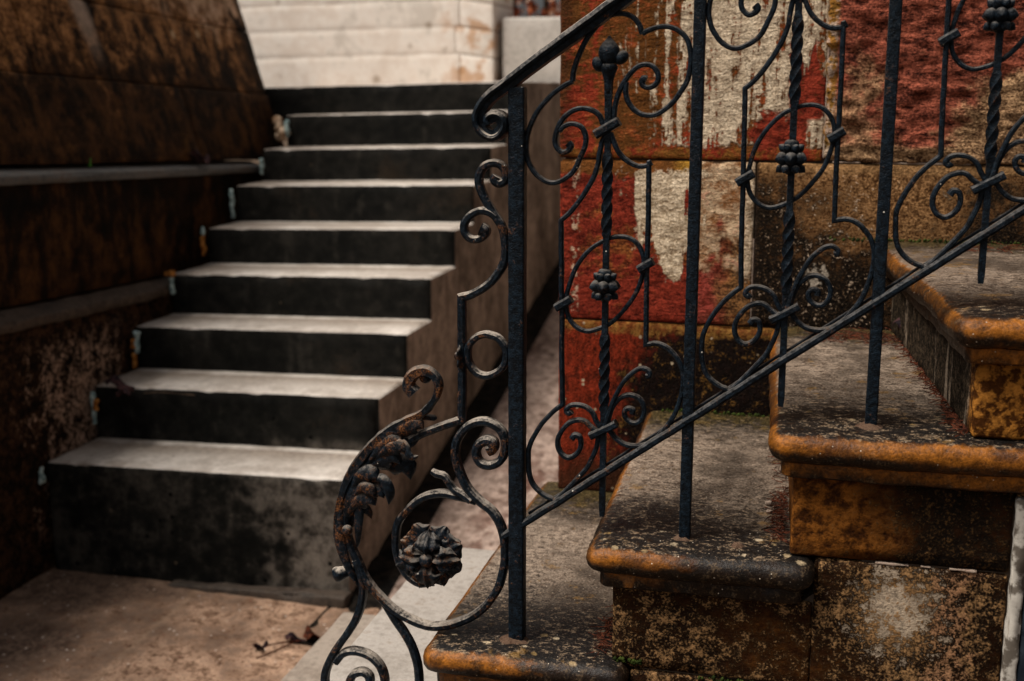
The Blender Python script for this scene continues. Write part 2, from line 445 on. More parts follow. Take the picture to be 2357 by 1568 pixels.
# ------------------------------------------------------------------ materials
def iron(name, rust=0.0, dust_highlight=0.5):
    m = Mat(name)
    r1 = m.noise(26, 6, 0.72)
    r2 = m.noise(140, 5, 0.7, off=(3, 1, 7))
    r3 = m.noise(420, 3, 0.6)
    col = m.mix(r2.step(0.35, 0.7), (0.0020, 0.0032, 0.0048), (0.0085, 0.0170, 0.027))
    rf = (r1 * 0.6 + r2 * 0.4 + rust).step(0.56, 0.66)
    rc = m.mix(r3.step(0.4, 0.62), (0.022, 0.009, 0.004), (0.20, 0.075, 0.022))
    col = m.mix(rf * 0.85, col, rc)
    df = (m.nzz + (r2 - 0.5) * 0.7).step(0.35, 0.9) * (r1 * 0.5 + r2 * 0.5).step(0.36, 0.52) * dust_highlight
    col = m.mix(df, col, (0.44, 0.375, 0.31))  # dust on upward faces; on the handrail it also paints the top highlight
    fl, fr, _ = m.voro(120)
    col = m.mix(fl.step(0.16, 0.1) * fr.step(0.98, 0.985), col, (0.6, 0.55, 0.48))
    h = r2 * 0.6 + r3 * 0.4 + rf * 0.3
    return m.done(col, (0.42 + rf * 0.35 + df * 0.3), h, 1.0, 0.0026, spec=0.13)

IRON = iron("iron_paint", 0.0, 0.22)
IRON_RAIL = iron("iron_handrail", -0.02, 1.0)
IRON_RUSTY = iron("iron_rusty", 0.04, 0.95)
IRON_LEAF = iron("iron_leaf", 0.07, 0.35)

def concrete(name, a, b, dirt=(0.1, 0.08, 0.06), dirt_lo=0.6, dirt_hi=0.75, rough=0.72, sc=7.0, bump=0.25):
    m = Mat(name)
    n1 = m.noise(sc, 6, 0.6)
    n2 = m.noise(sc * 8, 5, 0.65, off=(4, 2, 1))
    n3 = m.noise(300, 3, 0.6)
    col = m.mix((n1 * 0.6 + n2 * 0.4).step(0.38, 0.62), a, b)
    col = m.mix((n1 * 0.45 + n2 * 0.55).step(dirt_lo, dirt_hi) * 0.8, col, dirt)
    col = m.grain(col, 0.35, n2 - 0.5, n3 - 0.5)
    return m.done(col, rough, n2 * 0.5 + n3 * 0.5, bump, 0.002, spec=0.3)

def tread_mat():
    m = Mat("pale_tread_concrete")
    f0, f1, f2, f3 = m.fn(4), m.fn(16), m.fn(60), m.fn(260)
    col = m.mix((f0 * 0.8 + f1 * 0.6 + f2 * 0.4).step(-0.2, 0.2), (0.40, 0.345, 0.295), (0.62, 0.56, 0.50))
    # silt and leaf stain gathers at the back of every tread and by the wall
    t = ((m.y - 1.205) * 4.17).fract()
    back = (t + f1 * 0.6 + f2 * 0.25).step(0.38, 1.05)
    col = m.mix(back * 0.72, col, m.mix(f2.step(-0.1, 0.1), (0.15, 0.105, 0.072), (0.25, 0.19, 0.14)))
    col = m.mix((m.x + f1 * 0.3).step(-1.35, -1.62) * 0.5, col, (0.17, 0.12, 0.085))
    d, r, _ = m.voro(34)
    col = m.mix(d.step(0.2, 0.1) * r.step(0.93, 0.95), col, (0.11, 0.06, 0.03))
    return m.done(m.grain(col, 0.3, f2, f3), 0.5, f2 + f3, 0.25, 0.003, spec=0.35)
TREAD = tread_mat()
SLAB = concrete("pale_slab_concrete", (0.29, 0.255, 0.22), (0.41, 0.37, 0.33), (0.19, 0.15, 0.115), 0.52, 0.66, 0.55)
SLAB_WARM = concrete("warm_slab_concrete", (0.23, 0.185, 0.148), (0.34, 0.285, 0.235), (0.17, 0.125, 0.09), 0.53, 0.66, 0.6)
BLOCK = concrete("smooth_grey_concrete", (0.44, 0.40, 0.355), (0.56, 0.515, 0.465), (0.20, 0.13, 0.085), 0.56, 0.7)
LEDGE = concrete("ledge_stone", (0.070, 0.068, 0.065), (0.155, 0.142, 0.128), (0.07, 0.035, 0.018), 0.48, 0.62)
MORTAR = concrete("pale_mortar", (0.26, 0.17, 0.125), (0.52, 0.42, 0.33), (0.09, 0.04, 0.02), 0.48, 0.62, 0.9, 40, 0.6)
LEDGE_BROWN = concrete("brown_ledge_stone", (0.035, 0.024, 0.017), (0.14, 0.092, 0.060), (0.015, 0.008, 0.004), 0.45, 0.58)
CORE = concrete("recessed_joint_bed", (0.035, 0.022, 0.014), (0.07, 0.045, 0.028))

def riser_mat():
    m = Mat("dark_formed_riser_concrete")
    n1 = m.noise(3.2, 6, 0.62, off=(2, 0, 5))
    n2 = m.noise(24, 6, 0.65)
    n3 = m.noise(130, 4, 0.6)
    col = m.mix((n1 * 0.5 + n2 * 0.5).step(0.36, 0.66), (0.0062, 0.0063, 0.0058), (0.0165, 0.0152, 0.0128))
    dr = m.noise(1, 5, 0.62, sc=(14, 1, 2.2), off=(3, 0, 1))
    col = m.mix((dr - 0.5 + (n2 - 0.5) * 0.5).step(0.06, 0.2) * 0.6, col, (0.030, 0.027, 0.022))
    col = m.mix((n1 - 0.5 + (n3 - 0.5) * 0.3).step(0.08, 0.2) * 0.5, col, (0.032, 0.021, 0.013))
    # the tall bottom riser is bare, pale-blotched concrete towards its outer end
    pale = (m.z.step(-0.16, -0.24)) * (m.x + n1 * 0.6 + n2 * 0.35).step(-0.60, -0.34)
    col = m.mix(pale * 0.85, col, m.mix((n2 * 0.6 + n1 * 0.4).step(0.38, 0.62), (0.055, 0.046, 0.037), (0.25, 0.215, 0.18)))
    low = m.z.step(-0.16, -0.24) * (n1 * 0.6 + n2 * 0.4).step(0.46, 0.6) * 0.5
    col = m.mix(low, col, (0.06, 0.052, 0.042))
    d, r, _ = m.voro(26)
    col = m.mix(d.step(0.2, 0.12) * r.step(0.86, 0.88), col, (0.002, 0.002, 0.002))
    col = m.mix(d.step(0.16, 0.1) * r.step(0.10, 0.08) * 0.7, col, (0.10, 0.075, 0.05))
    return m.done(m.grain(col, 0.7, n2 - 0.5, n3 - 0.5), 0.75, n2 * 0.6 + n3 * 0.4, 0.3, 0.003)
RISER = riser_mat()

def cheek_mat():
    m = Mat("pinkish_cheek_concrete")
    st = m.noise(1, 5, 0.6, sc=(3.5, 3.5, 1.6))
    n2 = m.noise(22, 5, 0.6)
    col = m.mix((st * 0.7 + n2 * 0.3).step(0.36, 0.64), (0.12, 0.092, 0.073), (0.36, 0.285, 0.23))
    dr = (m.noise(1, 5, 0.62, sc=(12, 12, 1.4), off=(0, 7, 2)) + (n2 - 0.5) * 0.15).step(0.55, 0.66)
    col = m.mix(dr * 0.55, col, (0.07, 0.045, 0.034))
    return m.done(m.grain(col, 0.6, n2 - 0.5, m.fn(90)), 0.8, n2, 0.35, 0.004)
CHEEK = cheek_mat()
CHEEK_DARK = concrete("grimy_footing_concrete", (0.030, 0.022, 0.016), (0.085, 0.062, 0.046), (0.02, 0.012, 0.008), 0.5, 0.62)

def ramp_mat():
    m = Mat("ramp_paving")
    n1 = m.noise(5, 5, 0.6)
    n2 = m.noise(30, 6, 0.65)
    col = m.mix((n1 * 0.5 + n2 * 0.5).step(0.36, 0.62), (0.13, 0.085, 0.066), (0.34, 0.255, 0.21))
    lf = m.noise(11, 6, 0.7, sc=(1, 0.6, 1), off=(1, 3, 0)).step(0.48, 0.58) * m.x.step(-0.66, -0.42) * m.y.step(2.6, 1.7)
    col = m.mix(lf * 0.85, col, (0.075, 0.028, 0.018))
    d, r, _ = m.voro(5.5, sc=(1, 0.5, 1))
    col = m.mix(d.step(0.2, 0.14) * r.step(0.7, 0.72), col, (0.015, 0.01, 0.01))
    return m.done(m.grain(col, 0.8, n2 - 0.5, m.fn(110)), 0.8, n2, 0.5, 0.006)
RAMP = ramp_mat()

def pavement_mat():
    m = Mat("brown_worn_pavement")
    n1 = m.noise(3.5, 6, 0.65, off=(7, 3, 0))
    n2 = m.noise(24, 7, 0.7)
    n3 = m.noise(120, 4, 0.65)
    col = m.mix((n2 * 0.6 + n3 * 0.4).step(0.36, 0.62), (0.15, 0.076, 0.042), (0.50, 0.325, 0.22))
    dk = ((n1 - 0.5) * 1.1 + (n2 - 0.5) * 0.8 + (n3 - 0.5) * 0.6 + m.x.step(-1.15, -1.45) * 0.16).step(-0.02, 0.12)
    col = m.mix(dk * 0.72, col, (0.060, 0.037, 0.027))
    line = (m.x * 0.9989 + m.y * 0.0476 + 1.1273 + (n1 - 0.5) * 0.08 + (n2 - 0.5) * 0.03).abs().step(0.016, 0.002)
    col = m.mix(line * 0.2, col, (0.46, 0.32, 0.21))
    d, r, _ = m.voro(60)
    col = m.mix(d.step(0.24, 0.12) * r.step(0.86, 0.88), col, (0.6, 0.5, 0.42))
    col = m.mix(d.step(0.26, 0.12) * r.step(0.07, 0.05), col, (0.16, 0.04, 0.02))
    return m.done(m.grain(col, 0.9, n2 - 0.5, n3 - 0.5), 0.62, n2 * 0.5 + n3 * 0.5, 0.6, 0.008, spec=0.25)
PAVE = pavement_mat()

def earth_mat():
    m = Mat("brown_earth")
    n = m.noise(8, 6, 0.6)
    return m.done(m.mix(n.step(0.35, 0.65), (0.06, 0.04, 0.028), (0.13, 0.09, 0.06)), 0.9, n, 0.4, 0.01)
EARTH = earth_mat()

def retaining_mat():
    m = Mat("dark_stained_retaining_stone")
    n1 = m.noise(3.0, 6, 0.62, off=(1, 5, 2))
    n2 = m.noise(20, 7, 0.7)
    n3 = m.noise(90, 5, 0.7)
    st = m.noise(1, 6, 0.68, sc=(7, 7, 2.6), dist=0.4)
    col = m.mix((n2 * 0.5 + st * 0.5).step(0.38, 0.66), (0.005, 0.0028, 0.0014), (0.074, 0.030, 0.009))
    hi = (m.z * 0.9 + n1 * 0.7 + n2 * 0.5 + (st - 0.5) * 0.9).step(1.36, 1.58)
    warm = m.mix((n2 * 0.5 + n3 * 0.5).step(0.4, 0.62), (0.11, 0.042, 0.010), (0.40, 0.19, 0.075))
    col = m.mix(hi * 0.85, col, warm)
    # lime run and pale blooms
    pale = (m.z + (st - 0.5) * 0.25 + (n1 - 0.5) * 0.5 + (n2 - 0.5) * 0.25 + (m.y - 2.4) * 0.16).step(1.06, 1.20)
    col = m.mix(pale * 0.7, col, m.mix(n2.step(0.4, 0.6), (0.24, 0.135, 0.075), (0.50, 0.34, 0.235)))
    run = (m.y - 1.93 + (m.z - 1.0) * 0.18 + st * 0.08).abs().step(0.055, 0.015) * m.z.step(0.84, 1.02)
    col = m.mix(run * 0.75, col, (0.42, 0.30, 0.22))
    d, r, _ = m.voro(13, sc=(1, 1, 0.8))
    col = m.mix(d.step(0.24, 0.14) * r.step(0.90, 0.93) * m.z.step(0.8, 0.95), col, (0.45, 0.30, 0.17))
    col = m.mix(n1.step(0.60, 0.68) * n2.step(0.5, 0.6) * m.z.step(0.55, 0.8) * 0.7, col, (0.28, 0.13, 0.02))
    sp = n3.step(0.62, 0.7) * n2.step(0.48, 0.6)
    col = m.mix(sp * 0.55, col, (0.19, 0.10, 0.05))
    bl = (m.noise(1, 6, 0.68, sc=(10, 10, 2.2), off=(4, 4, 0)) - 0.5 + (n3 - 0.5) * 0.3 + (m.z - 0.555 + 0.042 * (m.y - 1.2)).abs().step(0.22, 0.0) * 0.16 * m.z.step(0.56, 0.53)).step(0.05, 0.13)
    col = m.mix(bl * 0.8, col, (0.004, 0.003, 0.002))
    return m.done(m.grain(col, 0.8, n2 - 0.5, n3 - 0.5), 0.72, n2 * 0.6 + n3 * 0.4, 0.6, 0.008)
RETAIN = retaining_mat()

def rubble_mat():
    m = Mat("crumbling_lower_wall")
    n1 = m.noise(6, 6, 0.65, sc=(1, 1, 0.45))
    n2 = m.noise(28, 7, 0.7)
    n3 = m.noise(90, 5, 0.7)
    col = m.mix((n2 * 0.6 + n3 * 0.4).step(0.4, 0.64), (0.007, 0.005, 0.0035), (0.055, 0.026, 0.012))
    pk = ((n1 - 0.5) * 0.9 + (n2 - 0.5) * 0.8 + (n3 - 0.5) * 0.4 + (m.y - 1.42).abs().step(0.30, 0.05) * 0.16).step(0.08, 0.22) * m.y.step(1.05, 1.2) * m.z.step(0.14, 0.02) * m.z.step(-0.50, -0.25)
    col = m.mix(pk * 0.75, col, m.mix(n3.step(0.4, 0.6), (0.12, 0.065, 0.038), (0.44, 0.30, 0.22)))
    return m.done(m.grain(col, 1.2, n2 - 0.5, n3 - 0.5), 0.85, n2 * 0.6 + n3 * 0.4, 0.7, 0.012)
RUBBLE = rubble_mat()

def limewash_mat():
    m = Mat("limewashed_back_wall")
    n1 = m.noise(4, 6, 0.6)
    n2 = m.noise(22, 6, 0.65)
    col = m.mix((n1 * 0.5 + n2 * 0.5).step(0.38, 0.6), (0.74, 0.64, 0.55), (0.87, 0.80, 0.72))
    st = ((n1 - 0.5) * 1.1 + (n2 - 0.5) * 0.7).step(0.02, 0.20)
    col = m.mix(st * 0.5, col, (0.44, 0.37, 0.30))
    dv, rv, _ = m.voro(12)
    col = m.mix((dv + (n2 - 0.5) * 0.5).step(0.30, 0.12) * rv.step(0.72, 0.8) * 0.6, col, (0.26, 0.18, 0.11))
    orange = m.x.step(-1.42, -1.25) * m.noise(9, 5, 0.6, off=(5, 1, 1)).step(0.5, 0.62)
    col = m.mix(orange * 0.7, col, (0.50, 0.25, 0.10))
    return m.done(col, 0.8, n2, 0.3, 0.004)
LIME = limewash_mat()

# sandstone of the stair -------------------------------------------------
OCHRE, BROWN, CRUST_SHADE = (0.255, 0.086, 0.008), (0.062, 0.020, 0.0035), (0.005, 0.0045, 0.004)

def nosing_mat():
    m = Mat("ochre_sandstone_tread")
    f0, f1, f2, f3 = m.fn(6), m.fn(26, off=(2, 9, 1)), m.fn(85), m.fn(300)
    fx = m.fn(105, sc=(0.70, 1.15, 1))
    side = m.mix((f0 * 0.8 + f1 * 0.6 + f2 * 0.2).step(-0.16, 0.12), BROWN, OCHRE)
    # black crust in patches along the rounded edge; underside shade painted in with it
    long = ((m.z - 0.155).abs().step(0.05, 0.04) * (m.x + f0 * 0.12 + f1 * 0.06).step(0.20, 0.29)).max(
        (m.z + 0.02).abs().step(0.05, 0.04) * (m.x + f0 * 0.12 + f1 * 0.06).step(0.02, 0.10))
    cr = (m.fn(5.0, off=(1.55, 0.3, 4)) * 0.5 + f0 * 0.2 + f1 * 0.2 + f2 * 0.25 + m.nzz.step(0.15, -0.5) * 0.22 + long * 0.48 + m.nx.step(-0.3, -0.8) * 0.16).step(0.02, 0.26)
    side = m.mix(cr * 0.95, side, m.mix((f2 + f3).step(0.05, 0.25), CRUST_SHADE, (0.05, 0.035, 0.02)))
    # the walked-on face: middle paled by scour and a painted-in damp sheen, black with grime along the front and by the riser
    scour_sheen = (m.y + f0 * 0.35 + f1 * 0.2 + f2 * 0.12 + f3 * 0.08).step(0.02, 0.30) * (m.y + f1 * 0.2).step(0.66, 0.45)
    pale = m.mix((f2 * 0.6 + f3 * 0.5 + fx * 0.4).step(-0.2, 0.2), (0.085, 0.060, 0.043), (0.30, 0.23, 0.172))
    dirty = m.mix((fx * 0.7 + f3 * 0.5 + f1 * 0.3).step(0.02, 0.16), (0.008, 0.0065, 0.0055), (0.135, 0.095, 0.060))
    spk = (fx * 0.6 + f2 * 0.4 + f3 * 0.5 + f0 * 0.5).step(0.10, 0.24)
    pale = m.mix((spk * 0.75).max((m.fn(4.0, off=(9, 2, 0)) + f1 * 0.5 + fx * 0.5 + f2 * 0.3).step(-0.06, 0.16) * 0.8), pale, (0.026, 0.019, 0.014))
    top = m.mix(scour_sheen, dirty, pale)
    top = m.mix((f1 * 0.7 + f0 * 0.5 + f2 * 0.3).step(0.10, 0.20) * 0.5, top, (0.22, 0.115, 0.025))
    moss = (m.y + f1 * 0.3 + f2 * 0.2).step(0.58, 0.68)
    top = m.mix(moss * 0.8, top, m.mix(f3.step(-0.1, 0.1), (0.014, 0.010, 0.004), (0.085, 0.058, 0.018)))
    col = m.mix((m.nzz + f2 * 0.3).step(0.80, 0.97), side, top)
    # lichen rosettes along the front of each tread
    d, r, r2 = m.voro(52, sc=(1, 1, 0.5))
    li = (d + f3 * 0.5 + f2 * 0.5 + f1 * 0.3).step(0.36, 0.22) * (r + f1 * 0.3).step(0.86, 0.88) * m.nzz.step(0.80, 0.95) * m.y.step(0.10, 0.02)
    col = m.mix(li * 0.75, col, m.mix(r2, (0.26, 0.165, 0.06), (0.50, 0.40, 0.27)))
    d2, q, _ = m.voro(200)
    col = m.mix((d2.step(0.22, 0.12)) * q.step(0.94, 0.95) * 0.9, col, (0.55, 0.46, 0.36))
    col = m.grain(col, 1.25, fx, f3)
    return m.done(col, 0.46 + f2 * 0.5, fx * 0.4 + f3 * 0.4 + f2 * 0.4, 0.55, 0.0040, spec=0.22)
NOSING = nosing_mat()

def side_block(name, cl, pale=None, clean_x=None, red=False):
    """Side blocks of the stair: mottled ochre under black crust; cl sets how much crust."""
    m = Mat(name)
    f0, f1, f2, f3 = m.fn(8, off=(3, 2, 8)), m.fn(30), m.fn(90), m.fn(280)
    tool = m.fn(75, sc=(0.75, 1, 1.25))
    col = m.mix((f1 * 0.5 + f2 * 0.6 + tool * 0.3).step(-0.15, 0.2), (0.045, 0.014, 0.003), (0.21, 0.073, 0.011))
    f = f0 * 0.4 + f1 * 0.45 + f2 * 0.5 + f3 * 0.35 + cl
    if clean_x is not None:
        f = f + m.x.step(clean_x[0], clean_x[1]) * clean_x[2] + m.z.step(0.20, 0.185) * 0.12
    col = m.mix(f.step(-0.14, 0.12) * 0.97, col, m.mix((f2 * 0.5 + f3).step(0.0, 0.25), (0.0045, 0.0035, 0.0025), (0.045, 0.024, 0.009)))
    li = (f1 * 0.7 + f2 * 0.6 + f3 * 0.7 + f0 * 0.4 + (cl + 0.02) * 1.0).step(0.08, 0.36)
    col = m.mix(li * 0.7, col, (0.30, 0.165, 0.070))
    if pale is not None:
        dx, dz = m.x - pale[0], m.z - pale[1]
        rr = (dx * dx + dz * dz * 0.7).pow(0.5) + f1 * 0.16 + f2 * 0.16 + f3 * 0.12
        col = m.mix(rr.step(0.050, 0.010) * 0.85, col, (0.54, 0.42, 0.30))
        pk = ((m.x - 0.60 + f1 * 0.1).abs().step(0.035, 0.01)) * (f2 * 0.5 + f3 * 0.5 + f1 * 0.4).step(-0.04, 0.08)
        col = m.mix(pk * 0.5, col, (0.30, 0.15, 0.085))
    col = m.grain(col, 1.1, f2, f3)
    return m.done(col, 0.7, tool * 0.5 + f3 * 0.3 + f2 * 0.4, 0.8, 0.005)

BLK_A = side_block("ochre_side_block", -0.20, None, (0.44, 0.60, 0.34))
BLK_B = side_block("mottled_side_block", 0.09)
BLK_C = side_block("dark_side_block", 0.11, (0.53, 0.115))
def riser4_mat():
    m = Mat("grimed_front_riser")
    f1, f2, f3 = m.fn(20), m.fn(80), m.fn(260)
    st = m.fn(1, sc=(30, 26, 3))
    col = m.mix((f2 + f3).step(-0.1, 0.25), (0.012, 0.009, 0.006), (0.060, 0.042, 0.026))
    col = m.mix((st + f1 * 0.3).step(0.06, 0.14) * 0.8, col, (0.24, 0.185, 0.135))
    col = m.mix(m.y.step(0.02, -0.02), col, m.mix((f1 + f2).step(-0.1, 0.15), BROWN, (0.30, 0.12, 0.02)))
    return m.done(m.grain(col, 0.7, f2, f3), 0.7, f2 + f3, 0.6, 0.004)
RISER4 = riser4_mat()

# house wall stones ------------------------------------------------------
RED, WBROWN, CREAM, WOCHRE = (0.26, 0.032, 0.014), (0.13, 0.048, 0.011), (0.74, 0.60, 0.43), (0.31, 0.16, 0.022)

def wall_noises(m, o):
    f0, f1, f2, f3 = m.fn(7, off=(o, 0, 1)), m.fn(26, off=(o, 3, 0)), m.fn(85, off=(0, o, 0)), m.fn(240)
    tl = m.fn(105, sc=(0.60, 1, 1.5), off=(0, 0, o)) * 0.7 + m.fn(45, sc=(0.8, 1, 1.3), off=(o, 0, 0)) * 0.5
    return f0, f1, f2, f3, tl

def wall_a():
    m = Mat("painted_stone_brown_red_cream")
    f0, f1, f2, f3, tl = wall_noises(m, 0.7)
    dr = m.fn(1, sc=(34, 1, 5.0), off=(0.4, 0, 0.7))
    dr2 = m.fn(1, sc=(60, 1, 4.0), off=(5, 0, 2))
    col = m.mix((f0 * 0.5 + f1 * 0.4 + tl * 0.7 + f3 * 0.3).step(-0.05, 0.22), WBROWN, (0.28, 0.045, 0.014))
    col = m.mix((f0 * 0.6 + f1 * 0.6 + tl * 0.5 + (m.x + 0.045).abs().step(0.05, 0.02) * 0.14).step(0.10, 0.22) * 0.9, col, RED)
    col = m.mix((tl + f3 * 0.5).step(0.10, 0.28) * 0.5, col, (0.34, 0.155, 0.045))
    col = m.mix((tl + f3 * 0.5).step(-0.10, -0.26) * 0.6, col, (0.030, 0.012, 0.005))
    edge = m.x + dr * 0.42 + f1 * 0.14 + f2 * 0.09 + f3 * 0.05
    cr = edge.step(0.064, 0.074)
    hole = dr2 * 0.9 + f1 * 0.5 + f2 * 0.45 + f3 * 0.3 + dr * 0.6 + m.x.step(0.19, 0.10) * 0.13 + (m.z - 0.85) * 0.15
    cr = cr * hole.step(0.135, 0.085) * (m.z + f1 * 0.04 + f2 * 0.02).step(0.688, 0.696)
    rp = ((m.x - 0.372 + f1 * 0.05 + f2 * 0.02).abs().step(0.036, 0.028) * (m.z + dr * 0.3 + f1 * 0.1).step(0.86, 0.84)).max(
         ((m.x - 0.325 + f1 * 0.08).abs().step(0.055, 0.045)) * (m.z + f1 * 0.08 + f2 * 0.04).step(0.757, 0.745)) * (1.0 - (m.x + f1 * 0.03).step(0.372, 0.378) * m.z.step(0.745, 0.735))
    cr = cr * (1.0 - rp)
    cream = m.mix((f2 * 0.5 + f3 * 0.6 + tl * 0.5).step(-0.22, 0.18), (0.45, 0.32, 0.205), CREAM)
    sp = (f3 * 0.6 + f2 * 0.6 + f1 * 0.6 + dr2 * 0.7).step(0.06, 0.26)
    cream = m.mix(sp * 0.85, cream, (0.13, 0.058, 0.018))
    col = m.mix(rp * (f3 + f2).step(-0.35, -0.1), col, m.mix((tl + f2).step(-0.2, 0.2), (0.13, 0.016, 0.008), (0.29, 0.040, 0.019)))
    col = m.mix(cr, col, cream)
    col = m.mix((m.z + f2 * 0.02).step(0.692, 0.684) * (f0 + f1).step(-0.12, 0.02) * 0.95, col, m.mix((f1 + f2).step(-0.1, 0.2), (0.25, 0.10, 0.02), RED))
    col = m.mix(m.x.step(-0.055, -0.080) * 0.6, col, (0.035, 0.012, 0.006))
    col = m.grain(col, 1.15, f3, tl)
    return m.done(col, 0.78, tl * 0.7 + f3 * 0.4 + cr * 0.3, 1.0, 0.010)

def wall_b():
    m = Mat("red_rock_faced_stone")
    f0, f1, f2, f3, tl = wall_noises(m, 4.1)
    rg = m.fn(42, sc=(0.55, 1, 1.5)) * 0.7 + m.fn(120, sc=(0.6, 1, 1.4)) * 0.6
    col = m.mix((rg * 0.8 + f2 * 0.4 + f3 * 0.5).step(-0.22, 0.2), (0.075, 0.018, 0.011), (0.33, 0.088, 0.050))
    tan = ((m.x - 0.46 + f0 * 0.3 + f1 * 0.2).abs().step(0.07, 0.0) * (m.z + f0 * 0.25 + f1 * 0.1).step(0.90, 0.80) * 0.8).max(
        (m.x + f0 * 0.25 + f1 * 0.1 - (m.z - 0.7) * 0.4).step(0.60, 0.65) * (m.z + f0 * 0.15 + f1 * 0.08).step(0.835, 0.81)).max((m.z + f0 * 0.07 + f1 * 0.02).step(0.704, 0.690))
    tc = m.mix((rg * 0.7 + f3 * 0.6 + f2 * 0.3).step(-0.2, 0.2), (0.085, 0.038, 0.016), (0.48, 0.31, 0.16))
    col = m.mix(tan * 0.85, col, tc)
    col = m.mix((m.x + f1 * 0.01).step(0.424, 0.414) * 0.7, col, m.mix((f1 + f2).step(-0.1, 0.1), WOCHRE, (0.50, 0.40, 0.30)))
    dk = (rg * 0.8 + f1 * 0.4 + f2 * 0.3).step(-0.08, -0.22)
    col = m.mix(dk * 0.85, col, (0.020, 0.006, 0.004))
    col = m.grain(col, 1.1, f3, rg)
    return m.done(col, 0.8, rg * 0.7 + f3 * 0.3 + f2 * 0.3, 1.0, 0.014)

def wall_c():
    m = Mat("red_stone_with_cream_drips")
    f0, f1, f2, f3, tl = wall_noises(m, 8.3)
    dr = m.fn(1, sc=(44, 1, 9), off=(2, 0, 0.3))
    col = m.mix((tl * 0.8 + f2 * 0.4 + f3 * 0.5).step(-0.25, 0.2), (0.085, 0.010, 0.005), (0.27, 0.036, 0.018))
    col = m.mix((f0 * 0.8 + f1 * 0.5 + f2 * 0.3).step(0.06, 0.18) * 0.75, col, m.mix((tl + f3).step(-0.1, 0.2), (0.11, 0.035, 0.010), (0.26, 0.10, 0.022)))
    col = m.mix((m.z + f1 * 0.03 + f2 * 0.02).step(0.632, 0.642) * 0.9, col, m.mix(m.x.step(0.12, 0.16), (0.16, 0.062, 0.014), (0.40, 0.215, 0.03)))
    hw = (m.z - 0.415) * 0.27 + 0.006
    d1 = ((m.x - 0.128 + (m.z - 0.54) * 0.10).abs() - hw + dr * 0.17 + f1 * 0.09 + f2 * 0.06 + f3 * 0.03).step(0.005, -0.002) * (m.z + f1 * 0.03).step(0.428, 0.436) * (m.z + f1 * 0.05 + f2 * 0.03).step(0.645, 0.638)
    d1 = d1 * (1.0 - (dr * 0.9 + f1 * 0.6 + f2 * 0.5 + f3 * 0.2).step(0.17, 0.24))
    d2 = (m.x - 0.068 + f1 * 0.03 + f2 * 0.02).abs().step(0.010, 0.006) * (m.z + dr * 0.2).step(0.50, 0.52) * m.z.step(0.64, 0.62)
    d3 = (m.x + 0.055 + f1 * 0.03).abs().step(0.009, 0.004) * (f1 + f2).step(0.05, 0.12)
    cream = m.mix((f2 * 0.4 + f3 * 0.7 + tl * 0.5).step(-0.25, 0.18), (0.40, 0.26, 0.14), CREAM)
    cream = m.mix((f1 * 0.6 + f2 * 0.6 + f3 * 0.5).step(0.14, 0.26) * 0.7, cream, (0.20, 0.085, 0.025))
    e = (m.x + f1 * 0.05 + f2 * 0.02).step(0.172, 0.184)
    worn = m.mix((tl * 0.6 + f1 * 0.6 + f2 * 0.4).step(-0.18, 0.15), (0.26, 0.105, 0.035), (0.60, 0.43, 0.27))
    worn = m.mix((f1 * 0.6 + tl * 0.6 + f0 * 0.5).step(0.05, 0.18) * 0.55, worn, (0.30, 0.055, 0.035))
    low = m.mix((m.x + f1 * 0.08).step(0.20, 0.25), m.mix((tl + f2).step(-0.2, 0.2), (0.12, 0.015, 0.009), (0.28, 0.034, 0.024)), m.mix((tl + f3).step(-0.15, 0.2), (0.050, 0.020, 0.006), (0.24, 0.105, 0.030)))
    worn = m.mix((m.z + f0 * 0.25 + f1 * 0.12 + dr * 0.1).step(0.505, 0.465) * 0.95, worn, low)
    worn = m.mix((m.x + f2 * 0.02).step(0.262, 0.268) * (m.z + f1 * 0.1 + f2 * 0.05).step(0.45, 0.47) * 0.8, worn, cream)
    col = m.mix(e, col, worn)
    col = m.mix(d1.max(d2 * 0.85).max(d3 * 0.6), col, cream)
    col = m.grain(col, 1.15, f3, tl)
    return m.done(col, 0.78, tl * 0.7 + f3 * 0.4 + d1 * 0.3, 1.0, 0.010)

def wall_d():
    m = Mat("blackened_speckled_stone")
    f0, f1, f2, f3, tl = wall_noises(m, 1.9)
    base = m.mix((f2 * 0.6 + f3 * 0.7 + f1 * 0.2).step(-0.2, 0.25), (0.085, 0.032, 0.009), (0.40, 0.215, 0.090))
    f = f0 * 0.45 + f1 * 0.5 + f2 * 0.55 + f3 * 0.4 - (m.z - 0.585) * 1.5 - (m.x - 0.56).abs().step(0.14, 0.03) * 0.14 + m.x.step(0.62, 0.72) * 0.08
    col = m.mix(f.step(-0.06, 0.10) * 0.97, base, m.mix((f3 + f2 * 0.5).step(0.02, 0.22), (0.005, 0.004, 0.003), (0.055, 0.030, 0.014)))
    sp = (f2 * 0.8 + f3 * 0.9 + f1 * 0.5 + (m.x - 0.42).abs().step(0.16, 0.02) * 0.06).step(0.20, 0.30)
    col = m.mix(sp * 0.8 * m.x.step(0.70, 0.5), col, (0.46, 0.34, 0.24))
    bl = ((m.x - 0.395) * (m.x - 0.395) + (m.z - 0.452) * (m.z - 0.452)).pow(0.5) + f1 * 0.08 + f2 * 0.06
    col = m.mix(bl.step(0.020, 0.012) * 0.85, col, (0.55, 0.46, 0.36))
    col = m.mix((m.z + f1 * 0.02 + f2 * 0.02).step(0.638, 0.650) * 0.7, col, (0.33, 0.18, 0.075))
    col = m.mix(m.x.step(0.292, 0.287) * 0.8, col, (0.02, 0.012, 0.008))
    col = m.grain(col, 1.2, f2, f3)
    return m.done(col, 0.78, f2 * 0.5 + f3 * 0.6, 1.0, 0.008)

